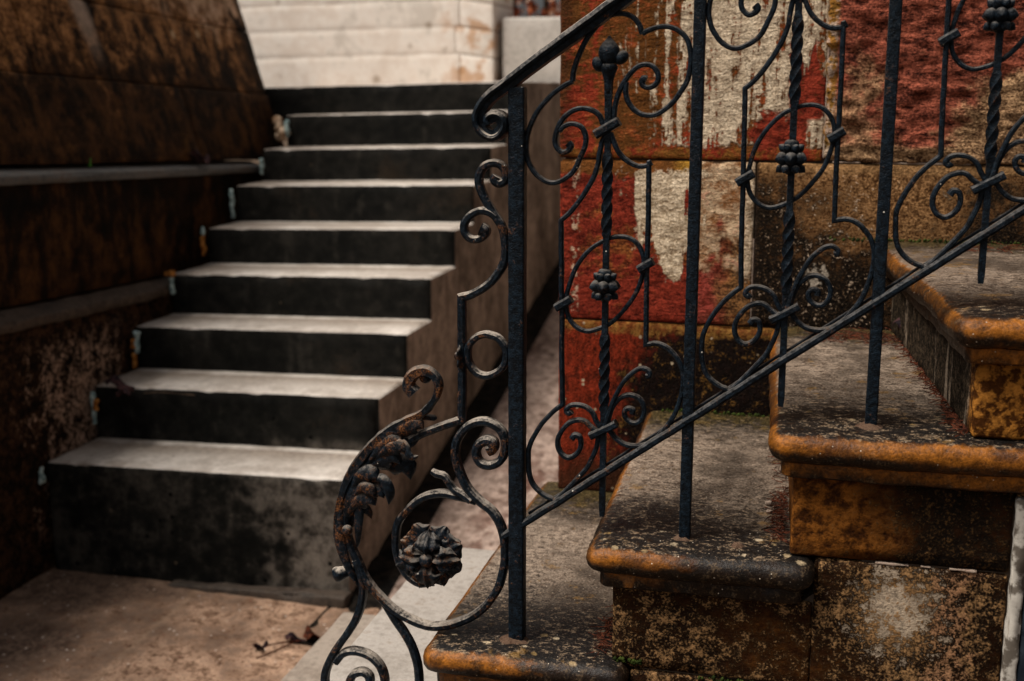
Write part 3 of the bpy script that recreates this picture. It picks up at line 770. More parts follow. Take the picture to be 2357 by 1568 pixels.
def wall_e():
    m = Mat("dark_foot_course_stone")
    f0, f1, f2, f3, tl = wall_noises(m, 6.2)
    dg = m.fn(70, sc=(1.3, 1, 0.5))
    col = m.mix((tl * 0.5 + dg * 0.6 + f3 * 0.5).step(-0.25, 0.2), (0.055, 0.010, 0.004), (0.25, 0.030, 0.011))
    dk = (m.x + f0 * 0.20 + f1 * 0.08 + f2 * 0.05 + (0.3 - m.z) * 0.25).step(0.05, 0.11)
    black = m.mix((f1 * 0.5 + f2 * 0.6 + f3 * 0.5).step(0.05, 0.22), (0.005, 0.004, 0.003), (0.15, 0.075, 0.018))
    col = m.mix(dk * 0.98, col, black)
    col = m.mix((m.z + f1 * 0.08).step(0.10, 0.03) * 0.9, col, (0.045, 0.016, 0.007))
    col = m.mix((m.z + f1 * 0.03 + f2 * 0.02).step(0.322, 0.334) * 0.8, col, m.mix(f2.step(-0.1, 0.1), (0.15, 0.05, 0.012), (0.27, 0.13, 0.03)))
    d, r, _ = m.voro(80)
    col = m.mix(d.step(0.3, 0.2) * r.step(0.93, 0.95), col, (0.45, 0.34, 0.22))
    col = m.grain(col, 0.7, f3, dg)
    return m.done(col, 0.8, dg * 0.5 + f3 * 0.4, 1.0, 0.010)

WALL_A, WALL_B, WALL_C, WALL_D, WALL_E = wall_a(), wall_b(), wall_c(), wall_d(), wall_e()

def plain(name, a, b, sc=40, rough=0.7, lo=0.4, hi=0.6):
    m = Mat(name)
    n = m.noise(sc, 5, 0.6)
    return m.done(m.mix(n.step(lo, hi), a, b), rough, n, 0.4, 0.003)
TURQ = plain("turquoise_insulation", (0.16, 0.24, 0.24), (0.46, 0.58, 0.56), 70)
FOAM = plain("orange_foam", (0.22, 0.075, 0.014), (0.52, 0.23, 0.06))
RUBBLE_PALE = plain("cream_rubble", (0.20, 0.10, 0.045), (0.62, 0.46, 0.32), 30)
NEEDLE = plain("dry_pine_needles", (0.022, 0.007, 0.004), (0.10, 0.028, 0.013), 120)
DEADLEAF = plain("dark_dead_leaf", (0.012, 0.008, 0.010), (0.06, 0.028, 0.028), 60)
REDLEAF = plain("russet_leaf", (0.16, 0.035, 0.015), (0.45, 0.14, 0.06), 9)
LITLEAF = plain("sunlit_russet_leaf", (0.45, 0.20, 0.10), (0.75, 0.58, 0.48), 9)  # lit copy of the russet leaf, highlights put into the colour
GREEN = plain("green_blade", (0.05, 0.16, 0.02), (0.12, 0.30, 0.05))
MOSS = plain("moss", (0.012, 0.018, 0.004), (0.04, 0.055, 0.010), 90)
PLASTER = plain("flaking_pale_plaster", (0.12, 0.10, 0.08), (0.50, 0.46, 0.40), 26, 0.8, 0.42, 0.52)
SLATE = plain("dark_blue_slate", (0.010, 0.014, 0.020), (0.03, 0.04, 0.05), 14)
WOOD = plain("bark", (0.03, 0.02, 0.014), (0.09, 0.06, 0.04), 30)

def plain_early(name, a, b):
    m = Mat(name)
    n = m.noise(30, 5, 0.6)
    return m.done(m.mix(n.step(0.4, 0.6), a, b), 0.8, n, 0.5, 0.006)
# ------------------------------------------------------------------ ground
G = -0.537
def sheet(name, x0, x1, y0, y1, zf, mat, nx=40, ny=40, kind="structure"):
    v = [(x0 + (x1 - x0) * i / nx, y0 + (y1 - y0) * j / ny) for j in range(ny + 1) for i in range(nx + 1)]
    f = [[j * (nx + 1) + i, j * (nx + 1) + i + 1, (j + 1) * (nx + 1) + i + 1, (j + 1) * (nx + 1) + i] for j in range(ny) for i in range(nx)]
    o = mesh_obj(name, [(a, b, zf(a, b)) for a, b in v], f, mat)
    o["kind"] = kind
    return o
sheet("ground", -400, 400, -400, 400, lambda a, b: -0.60, EARTH, 8, 8)
sheet("pavement", -1.72, -0.30, -1.4, 1.26, lambda a, b: G + 0.003 * nz((a, b, 0), 9) + 0.0015 * nz((a, b, 0), 40), PAVE, 90, 110)
def ramp_z(a, b):
    return G + 0.002 + max(0.0, (b - 1.16)) * 0.205 + 0.003 * nz((a, b, 0), 8)
sheet("ramp_path", -0.672, -0.02, 0.70, 4.2, lambda a, b: ramp_z(a, b) if a > -0.66 else -0.62, RAMP, 40, 90)
SHADE_BAND = plain_early("painted_shade_black", (0.004, 0.0035, 0.003), (0.016, 0.012, 0.009))
sheet("shade_strip", -0.80, -0.648, 0.95, 4.2, lambda a, b: ramp_z(a, b) - 0.006 + 0.012 * nz((a, b, 0), 20) + 0.05 * max(0.0, -0.70 - a), SHADE_BAND, 12, 60)  # dark strip along the cheek foot, painted in for occlusion shade

# ------------------------------------------------------------------ concrete stair on the left
stair = thing("concrete_stair", "grey concrete stair with dark risers and pale treads beside the brown retaining wall", "stair")
YS = [1.22, 1.475, 1.72, 1.957, 2.22, 2.45, 2.68, 2.90, 3.13, 4.02]
ZS = [-0.20, -0.043, 0.09, 0.221, 0.342, 0.471, 0.590, 0.711, 0.822]
XL, XR, XC = -1.655, -0.762, -0.758
def tilt(p):
    return (p[0], p[1] + 0.03 * (p[0] + 0.76) * -1.0 * 0.5, p[2] + 0.024 * (p[0] + 0.76))
def step_fm(ax, side):
    return 0 if (ax == 2 and side == 1) else 1
for i in range(9):
    zb = G - 0.03 if i == 0 else ZS[i - 1] - 0.03
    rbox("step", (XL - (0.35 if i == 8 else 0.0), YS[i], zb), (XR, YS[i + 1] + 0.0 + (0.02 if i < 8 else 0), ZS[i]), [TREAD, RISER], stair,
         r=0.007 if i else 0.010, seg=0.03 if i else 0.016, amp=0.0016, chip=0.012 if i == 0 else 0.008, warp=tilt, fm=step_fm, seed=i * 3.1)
# cheek: one cast side wall with a stepped top
cv, cf, cm = [], [], []
prof = [(YS[0] + 0.003, G - 0.05)]
for i in range(9):
    prof.append((YS[i] + 0.003, ZS[i] - 0.003)); prof.append((YS[i + 1] + 0.003, ZS[i] - 0.003))
prof.append((YS[9] + 0.003, G - 0.05))
nP = len(prof)
for X in (-0.79, XC):
    for (yy, zz) in prof:
        cv.append((X, yy, zz))
cf.append([nP + k for k in range(nP)]); cm.append(2)
cf.append([k for k in range(nP)][::-1]); cm.append(2)
for k in range(nP):
    k2 = (k + 1) % nP
    cf.append([k, k2, nP + k2, nP + k]); cm.append(0 if (0 < k < nP - 2 and k % 2 == 1) else 1)
ck = mesh_obj("cheek_wall", cv, cf, [TREAD, RISER, CHEEK], stair, cm, smooth=False)
bv = ck.modifiers.new("edge", 'BEVEL'); bv.width = 0.004; bv.segments = 2; bv.limit_method = 'ANGLE'
rbox("footing", (-1.28, 1.172, G - 0.03), (-0.752, 1.235, G + 0.030), CHEEK_DARK, stair, r=0.006, seg=0.02, amp=0.005, ns=18, chip=0.02, warp=lambda p: (p[0], p[1] + 0.05 * max(0.0, -0.76 - p[0]), p[2] - 0.05 * max(0.0, -0.80 - p[0])))
# insulation strips and foam squeezed out at the wall end of the steps
def lump(name, c, size, mat, parent, seed):
    return rbox(name, tuple(c[k] - size[k] / 2 for k in range(3)), tuple(c[k] + size[k] / 2 for k in range(3)), mat, parent,
                r=min(size) * 0.42, seg=0.006, amp=min(size) * 0.55, ns=48, seed=seed)
FO = [(-1.655, 1.213, -0.252, 0.020, 0.05, 0), (-1.645, 1.467, -0.125, 0.016, 0.10, 0), (-1.638, 1.712, 0.035, 0.022, 0.045, 0), (-1.640, 1.712, 0.000, 0.018, 0.03, 0),
      (-1.642, 1.950, 0.165, 0.020, 0.055, 0), (-1.662, 2.212, 0.315, 0.022, 0.03, 0), (-1.662, 2.442, 0.388, 0.020, 0.105, 0), (-1.652, 2.672, 0.505, 0.020, 0.055, 0), (-1.640, 2.892, 0.640, 0.024, 0.06, 0)]
for k, (a, b, c, w, h, _) in enumerate(FO):
    lump("insulation_strip", (a, b, c), (w * 0.62, 0.016, h), TURQ, stair, k)
for k, (a, b, c, w, h) in enumerate([(-1.634, 1.462, -0.117, 0.024, 0.030), (-1.645, 1.708, 0.02, 0.022, 0.03), (-1.648, 1.708, -0.035, 0.014, 0.05), (-1.648, 1.945, 0.205, 0.045, 0.016), (-1.662, 2.208, 0.262, 0.018, 0.07)]):
    lump("foam_bead", (a, b, c), (w * 0.7, 0.018, h), FOAM, stair, 20 + k)
for k, (a, b, c, w) in enumerate([(-1.672, 2.905, 0.650, 0.030), (-1.660, 2.900, 0.622, 0.034), (-1.684, 2.905, 0.672, 0.026), (-1.668, 2.900, 0.606, 0.03)]):
    lump("rubble_fill", (a, b, c), (w, 0.05, w), RUBBLE_PALE, stair, 40 + k)

# ------------------------------------------------------------------ retaining wall on the left
ret = thing("retaining_wall", "dark brown stained retaining wall with two ledges, left of the concrete stair", "wall")
def droop(p): return (p[0], p[1], p[2] - 0.042 * (p[1] - 1.2))
def batter(p):
    z = p[2] - 0.045 * (p[1] - 1.2)
    return (p[0] - 0.30 * (z - 0.60), p[1], z)
def rub(p, n):
    return 0.012 * (nz(p, 9, 3) + 0.6 * nz(p, 22, 8)) * min(1.0, max(0.15, (p[1] - 1.0) * 2.5)) if n.x > 0.5 else 0.0
rbox("lower_face", (-2.2, -0.6, -0.62), (-1.665, 3.0, 0.179), RUBBLE, ret, r=0.01, seg=0.028, amp=0.003, warp=droop, disp=rub)
def ledge_warp(xf, drop):
    def w(p):
        z = p[2]
        if z > 0 and p[0] > xf - 0.055:
            z -= drop * max(0.0, (p[0] - (xf - 0.055)) / 0.055)
        return droop((p[0], p[1], z))
    return w
rbox("ledge", (-2.15, -0.6, 0.181), (-1.652, 2.10, 0.209), LEDGE_BROWN, ret, r=0.003, seg=0.011, amp=0.0040, chip=0.030, warp=ledge_warp(-1.652, 0.021), seed=2)
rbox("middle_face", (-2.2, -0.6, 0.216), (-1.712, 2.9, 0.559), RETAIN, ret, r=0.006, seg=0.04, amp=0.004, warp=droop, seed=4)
rbox("ledge", (-2.15, -0.6, 0.561), (-1.697, 2.78, 0.586), LEDGE, ret, r=0.002, seg=0.018, amp=0.0012, chip=0.006, warp=ledge_warp(-1.697, 0.018), seed=6)
cz = [0.594, 0.852, 1.098, 1.36, 1.66]
cuts = [(-0.6, 0.95, 2.35, 3.05), (-0.6, 1.55, 3.05), (-0.6, 0.75, 2.2, 3.05), (-0.6, 1.4, 3.05)]
for r_ in range(4):
    for k in range(len(cuts[r_]) - 1):
        rbox("stone", (-2.2, cuts[r_][k] + 0.0012, cz[r_] + 0.0015), (-1.742 + (0.006 if r_ == 0 else 0.0), cuts[r_][k + 1] - 0.0012, cz[r_ + 1] - 0.0015), RETAIN, ret,
             r=0.005, seg=0.035, amp=0.003, ns=14, warp=batter, seed=r_ * 5 + k)
gv, gf = [], []
for k, (gx, ang, gh) in enumerate(((1.66, 0.5, 0.030), (1.668, -0.3, 0.024), (1.655, 0.9, 0.020))):
    for q in range(4):
        u = q / 3
        wd = 0.0022 * (1 - u) + 0.0002
        yy = gx + math.sin(ang) * gh * u * u
        for (ax_, ay_) in ((-wd, 0), (0, wd), (wd, 0), (0, -wd)):
            gv.append((-1.728 + ax_, yy + ay_, 0.565 + gh * u))
    n0 = k * 16
    for q in range(3):
        for e in range(4):
            gf.append([n0 + q * 4 + e, n0 + q * 4 + (e + 1) % 4, n0 + q * 4 + 4 + (e + 1) % 4, n0 + q * 4 + 4 + e])
gt = mesh_obj("grass_tuft", gv, gf, GREEN)
gt["kind"] = "stuff"
tag(gt, "tiny green grass tuft growing on the upper ledge of the retaining wall", "grass")

# ------------------------------------------------------------------ back wall, block and shrub
back = thing("back_wall", "pale limewashed wall of long courses behind the top of the concrete stair", "wall")
def lift(p): return (p[0], p[1], p[2] + 0.020 * (p[0] + 1.1))
bz = [0.78, 0.955, 1.078, 1.20, 1.32, 1.50, 1.70, 1.95]
for r_ in range(7):
    xs = [-3.4, -1.27 - 0.02 * (r_ % 2), -1.105]
    for k in range(2):
        j = 0.004 if k == 1 else 0.0009
        rbox("course_stone", (xs[k] + j / 2, 4.02, bz[r_] + j / 2), (xs[k + 1] - j / 2, 4.4, bz[r_ + 1] - j / 2), LIME, back, r=0.006 if k == 1 else 0.0012, seg=0.03, amp=0.0015, ns=12, seed=r_ * 3 + k,
             warp=(lambda p: (p[0], p[1], p[2] + 0.020 * (p[0] + 1.1) - (0.17 * max(0.0, p[0] + 1.27) if p[2] < 1.3 else 0.0))))
rbox("joint_bed", (-3.38, 4.035, 0.80), (-1.12, 4.38, 1.90), MORTAR, back, warp=lift)
blk = tag(rbox("concrete_block", (-1.075, 4.06, -0.60), (-0.42, 4.5, 1.113), BLOCK, None, r=0.012, seg=0.05, amp=0.002), "smooth grey concrete block between back wall and red house corner", "block")

shrub = thing("autumn_shrub", "russet leaved shrub showing above the grey concrete block", "shrub")
lv = {0: ([], []), 1: ([], [])}
for k in range(2600):
    c = Vector((random.uniform(-1.45, -0.35), random.uniform(4.75, 5.6), random.uniform(0.75, 2.0)))
    s = random.uniform(0.022, 0.045)
    a = Vector((random.gauss(0, 1), random.gauss(0, 1), random.gauss(0, 1))).normalized()
    b = a.cross(Vector((random.gauss(0, 1), random.gauss(0, 1), random.gauss(0, 1)))).normalized()
    v, f = lv[1 if random.random() < 0.28 else 0]
    n0 = len(v)
    nn = a.cross(b) * s * 0.25
    v += [c - a * s, c + b * s * 0.5 + nn, c + a * s, c - b * s * 0.5 + nn, ]
    f += [[n0, n0 + 1, n0 + 2], [n0, n0 + 2, n0 + 3]]
mesh_obj("crown", lv[0][0], lv[0][1], REDLEAF, shrub, smooth=False)["kind"] = "stuff"
mesh_obj("lit_crown", lv[1][0], lv[1][1], LITLEAF, shrub, smooth=False)["kind"] = "stuff"
for k in range(6):
    sweep("stem", [[(-1.3 + 0.17 * k, -0.55), (-1.28 + 0.16 * k, 0.6), (-1.34 + 0.19 * k, 1.9)]], 0.03, 0.03, WOOD, shrub, y=5.2 + 0.06 * (k % 3), n=10)

# ------------------------------------------------------------------ house wall
house = thing("house_wall", "old ashlar house wall with peeling red, brown and cream paint behind the railing", "wall")
WY = 0.70
def rock(p, n):
    if n.y > -0.5: return 0.0
    q = (p[0] * 0.7, 0, p[2] * 1.5)
    return 0.010 * abs(nz(q, 12, 2)) + 0.009 * abs(nz(q, 30, 6)) + 0.0055 * nz(q, 70, 1)
def tooled(p, n):
    if n.y > -0.5: return 0.0
    q = (p[0] * 0.5, 0, p[2] * 1.5)
    return 0.0016 * nz(q, 60, 2) + 0.0012 * nz(q, 20, 4)
stones = [(-0.090, 0.4015, 0.6665, 1.000, WALL_A, tooled), (0.4055, 1.10, 0.6685, 1.000, WALL_B, rock),
          (-0.088, 0.2825, 0.3535, 0.6630, WALL_C, tooled), (0.2855, 0.93, 0.3535, 0.6620, WALL_D, tooled), (0.933, 2.10, 0.3535, 0.6620, WALL_D, tooled),
          (-0.088, 0.33, 0.0, 0.3500, WALL_E, tooled), (0.333, 1.0, 0.0, 0.3500, WALL_E, tooled), (1.003, 2.10, 0.0, 0.3500, WALL_E, tooled), (-0.088, 0.45, -0.62, -0.004, WALL_E, tooled),
          (-0.088, 0.24, 1.0035, 1.33, WALL_A, tooled), (0.2435, 0.80, 1.0035, 1.33, WALL_B, rock), (0.8035, 2.10, 1.0035, 1.33, WALL_A, tooled), (1.1035, 2.10, 0.6685, 1.000, WALL_B, rock),
          (-0.088, 0.50, 1.3335, 1.70, WALL_B, rock), (0.5035, 2.10, 1.3335, 1.70, WALL_A, tooled)]
for k, (x0, x1, z0, z1, mt, dp) in enumerate(stones):
    rbox("stone", (x0, WY, z0), (x1, WY + 0.30, z1), mt, house, r=0.004, seg=0.0062 if dp is rock else 0.012, amp=0.0008, chip=0.005, disp=dp, seed=k * 1.7)
rbox("joint_bed", (-0.080, WY + 0.009, -0.6), (2.09, WY + 0.9, 1.69), CORE, house, r=0.002, seg=0.2, amp=0.0)
# pale pointing in the joints that kept it
for (x0, x1, z0, z1) in [(0.4020, 0.4050, 0.672, 0.995), (0.42, 0.47, 0.6632, 0.6660), (0.49, 0.66, 0.6626, 0.6662), (0.2830, 0.2850, 0.36, 0.52)]:
    rbox("pointing", (x0, WY + 0.0015, z0), (x1, WY + 0.02, z1), MORTAR, house, r=0.001, seg=0.006, amp=0.0006, ns=60)
rbox("side_return", (-0.086, WY + 0.302, -0.6), (0.2, 4.6, 1.69), CHEEK, house, r=0.004, seg=0.1)

# ------------------------------------------------------------------ sandstone stair
sst = thing("sandstone_stair", "ochre sandstone stair with rounded lichened treads rising right under the iron railing", "stair")
X0 = [-0.132, 0.112, 0.354, 0.578, 0.860]
ZT = [0.0, 0.179, 0.358, 0.524, 0.703]
SK = [0.0, 0.028, 0.038, 0.095, 0.0]
YF = -0.066
def skewer(i):
    return lambda p: (p[0] - SK[i] * (p[1] + 0.1) * max(0.0, 1 - max(0.0, p[0] - X0[i] - 0.05) * 4), p[1], p[2])

def nosed_slab(name, x0, x1, y0, y1, zt, mat, parent, warp, seed):
    prof = [(0.060, 0.0)]
    R = 0.0215
    for k in range(9):
        a = math.radians(90 - 180 * k / 8)
        prof.append((R * 0.95 - R * 0.95 * math.cos(a) + (0.004 if k == 0 else 0), zt * 0 - R + R * math.sin(a)))
    prof += [(0.019, -2 * R - 0.001), (0.019, -2 * R - 0.018), (0.022, -2 * R - 0.021), (0.040, -2 * R - 0.021)]
    def outline(d):
        rc = max(0.004, 0.024 - d * 0.5)
        a0, a1, b0 = x0 + d, x1 - d * 0.8, y0 + d
        pts = []
        n = 70
        for k in range(n + 1):
            pts.append((a0, y1 + (b0 + rc - y1) * k / n))
        for k in range(1, 6):
            t = math.pi / 2 * k / 6
            pts.append((a0 + rc - rc * math.cos(t), b0 + rc - rc * math.sin(t)))
        m_ = 40
        for k in range(m_ + 1):
            pts.append((a0 + rc + (a1 - rc - a0 - rc) * k / m_, b0))
        for k in range(1, 6):
            t = math.pi / 2 * k / 6
            pts.append((a1 - rc + rc * math.sin(t), b0 + rc - rc * math.cos(t)))
        for k in range(9):
            pts.append((a1, b0 + rc + (y1 - b0 - rc) * k / 8))
        return pts
    verts, faces = [], []
    rings = []
    for (d, h) in prof:
        ring = []
        for (a, b) in outline(d):
            q = (a, b, zt + h)
            e = 0.0030 * nz(q, 13, seed) + 0.0016 * nz(q, 45, seed + 4) + 0.0035 * max(0.0, nz(q, 22, seed + 7) - 0.35)
            if d > 0.055: e *= 0.2
            z = zt + h + e * 0.6 - (0.002 if 0.0 < d < 0.03 and h > -0.01 else 0)
            wv = warp((a + e, b + e, z))
            ring.append(len(verts)); verts.append(wv)
        rings.append(ring)
    n = len(rings[0])
    for i in range(len(rings) - 1):
        for k in range(n - 1):
            faces.append([rings[i][k], rings[i + 1][k], rings[i + 1][k + 1], rings[i][k + 1]])
    faces.append(rings[0])
    faces.append(rings[-1][::-1])
    faces.append([rings[i][0] for i in range(len(rings))][::-1] + [])
    o = mesh_obj(name, verts, faces, mat, parent, sharp=50)
    return o

XE = [0.172, 0.4205, 0.72, 0.93, 1.45]
for i in range(5):
    nosed_slab("tread", X0[i], XE[i], YF, 0.745 if i == 0 else WY - 0.004, ZT[i], NOSING, sst, skewer(i), i * 2.3)
BF = -0.029
gp = 0.0022
def blk_(x0, x1, z0, z1, mat, i, y0=BF, seed=0.0):
    rbox("side_stone", (x0, y0, z0), (x1, WY - 0.006, z1), mat, sst, r=0.0045, seg=0.014, amp=0.0012, ns=30, chip=0.006, warp=skewer(i), seed=seed,
         disp=lambda p, n: 0.0018 * nz((p[0] * 0.6, p[1], p[2] * 1.6), 40, seed) if n.y < -0.5 else 0.0)
blk_(X0[0] + 0.036, 0.172, -0.35, ZT[0] - 0.0655, BLK_B, 0, seed=1)
blk_(X0[1] + 0.036, 0.4205, ZT[0] + 0.001 - 0.012, ZT[1] - 0.0655, BLK_B, 1, seed=2)
blk_(X0[2] + 0.036, 0.665, ZT[1] + 0.001, ZT[2] - 0.0655, BLK_A, 2, seed=3)
blk_(0.4235, 0.665, -0.012, ZT[1] - gp, BLK_C, 2, seed=4)
blk_(0.1755, 0.4205, -0.35, -0.0145, BLK_B, 2, seed=5)
blk_(0.4235, 0.72, -0.35, -0.0145, BLK_C, 2, seed=6)
blk_(X0[3] + 0.036, 1.45, ZT[2] + 0.001, ZT[3] - 0.0655, RISER4, 3, seed=7)
blk_(0.7235, 1.45, -0.35, ZT[2] - gp, BLK_C, 2, seed=8)
blk_(X0[4] + 0.036, 1.45, ZT[3] + 0.001, ZT[4] - 0.0655, BLK_A, 4, seed=9)
blk_(0.668, 0.7205, -0.012, ZT[2] - 0.0655, BLK_C, 2, y0=BF + 0.001, seed=10)
rbox("core", (0.19, BF + 0.006, -0.36), (1.0, WY - 0.02, 0.28), CORE, sst, r=0.002, seg=0.2, amp=0, warp=lambda p: (p[0], p[1], p[2] if p[0] > 0.45 else min(p[2], 0.10)))
for (xa, xb) in ((0.498, 0.541), (0.556, 0.569), (0.592, 0.626)):
    rbox("pointing", (xa, BF - 0.0006, ZT[1] - 0.0018), (xb, BF + 0.02, ZT[1] + 0.0008), MORTAR, sst, r=0.0008, seg=0.004, amp=0.0014, ns=70)
# lead-and-mortar seats of the posts
def seat(x, y, z, s, seed):
    verts, faces = [], []
    n = 26
    for ri, (rr, h) in enumerate(((1.0, -0.002), (0.8, 0.002), (0.45, 0.006), (0.1, 0.007))):
        for k in range(n):
            a = 2 * math.pi * k / n
            q = rr * s * (1 + 0.35 * nz((math.cos(a) * 1.3, math.sin(a) * 1.3, seed), 1.4, seed))
            verts.append((x + q * math.cos(a), y + q * math.sin(a) * 0.8, z + h + 0.0015 * nz((a, ri, seed), 2)))
    for i in range(3):
        for k in range(n):
            faces.append([i * n + k, i * n + (k + 1) % n, (i + 1) * n + (k + 1) % n, (i + 1) * n + k])
    faces.append([3 * n + k for k in range(n)])
    mesh_obj("mortar_seat", verts, faces, MORTAR_SEAT, sst)
MORTAR_SEAT = concrete("rusty_seat_mortar", (0.05, 0.024, 0.012), (0.26, 0.155, 0.095), (0.02, 0.009, 0.005), 0.44, 0.56, 0.9, 60, 0.7)
seat(-0.004, -0.003, -0.001, 0.025, 1); seat(0.240, -0.002, 0.178, 0.015, 4); seat(0.481, -0.002, 0.357, 0.020, 7)
seat(0.316, -0.012, 0.1770, 0.012, 9)

for k, (x0, x1, z0, z1, lab) in enumerate([(-0.376, -0.128, -0.40, -0.179, "pale concrete slab step just below the lowest sandstone tread"),
                                           (-0.596, -0.3775, -0.60, -0.358, "lowest pale concrete slab step, next to the brown pavement")]):
    tag(rbox("slab_step", (x0, -0.9, z0), (x1, 0.785, z1), (SLAB, SLAB_WARM)[k], None, r=0.005, seg=0.03, amp=0.001, chip=0.003, seed=k), lab, "step", "concrete slab steps")

pl = thing("plastered_post", "dark blue post with flaking pale plaster edge beside the sandstone stair", "post")
rbox("plaster_edge", (0.6665, BF - 0.010, -0.6), (0.6835, 0.06, 0.285), PLASTER, pl, r=0.003, seg=0.008, amp=0.0022, ns=40, chip=0.010)
rbox("dark_face", (0.6850, BF - 0.008, -0.6), (0.90, 0.06, 0.285), SLATE, pl, r=0.004, seg=0.05, amp=0.001)

# ------------------------------------------------------------------ iron railing
rail = thing("iron_railing", "black wrought-iron stair railing with scrolls, leaf and rosette on the sandstone steps", "railing")
DX, DZ = 0.2413, 0.1765

def bar(name, x, z0, z1, s, mat=IRON, y=0.0, d=None):
    d = d or s
    o = rbox(name, (x - s / 2, y - d / 2, z0), (x + s / 2, y + d / 2, z1), mat, rail, r=s * 0.13, seg=0.012, amp=s * 0.022, ns=70, chip=0.0)
    return o
bar("newel_post", 0.0, -0.03, 0.800, 0.0225, d=0.0225)
bar("post", 0.242, 0.15, 0.972, 0.0155)
bar("post", 0.483, 0.33, 1.150, 0.0155)
bar("post", 0.724, 0.50, 1.326, 0.0155)

hr = [[(0.98, 1.515), (0.50, 1.167)] + [tuple(p) for p in CURVES['handrail'][0]]]
hs = [(0.0075, -0.006), (0.0075, 0.006), (0.0062, 0.0125), (0.0022, 0.0155), (-0.0005, 0.014), (-0.002, 0.0095), (-0.0075, 0.0085),
      (-0.0075, -0.0085), (-0.002, -0.0095), (-0.0005, -0.014), (0.0022, -0.0155), (0.0062, -0.0125)]
hs = [(-a * 1.35, b * 1.3) for a, b in hs][::-1]
sweep("handrail", hr, 0.015, 0.03, IRON_RAIL, rail, section=hs, n=9, jit=0.012, tap=lambda s: 1.0 if s < 0.80 else 1.0 - 0.25 * (s - 0.80) / 0.20)
sweep("bottom_rail", [[(-0.020, 0.160), (0.013, 0.184), (0.252, 0.3585), (0.498, 0.5385), (0.98, 0.889)]], 0.0105, 0.014, IRON, rail, y=-0.004, n=24, jit=0.05)
sweep("rail_strip", [[(0.016, 0.1945), (0.252, 0.3670), (0.498, 0.5470), (0.98, 0.8975)]], 0.0035, 0.006, IRON, rail, y=0.006, n=16)

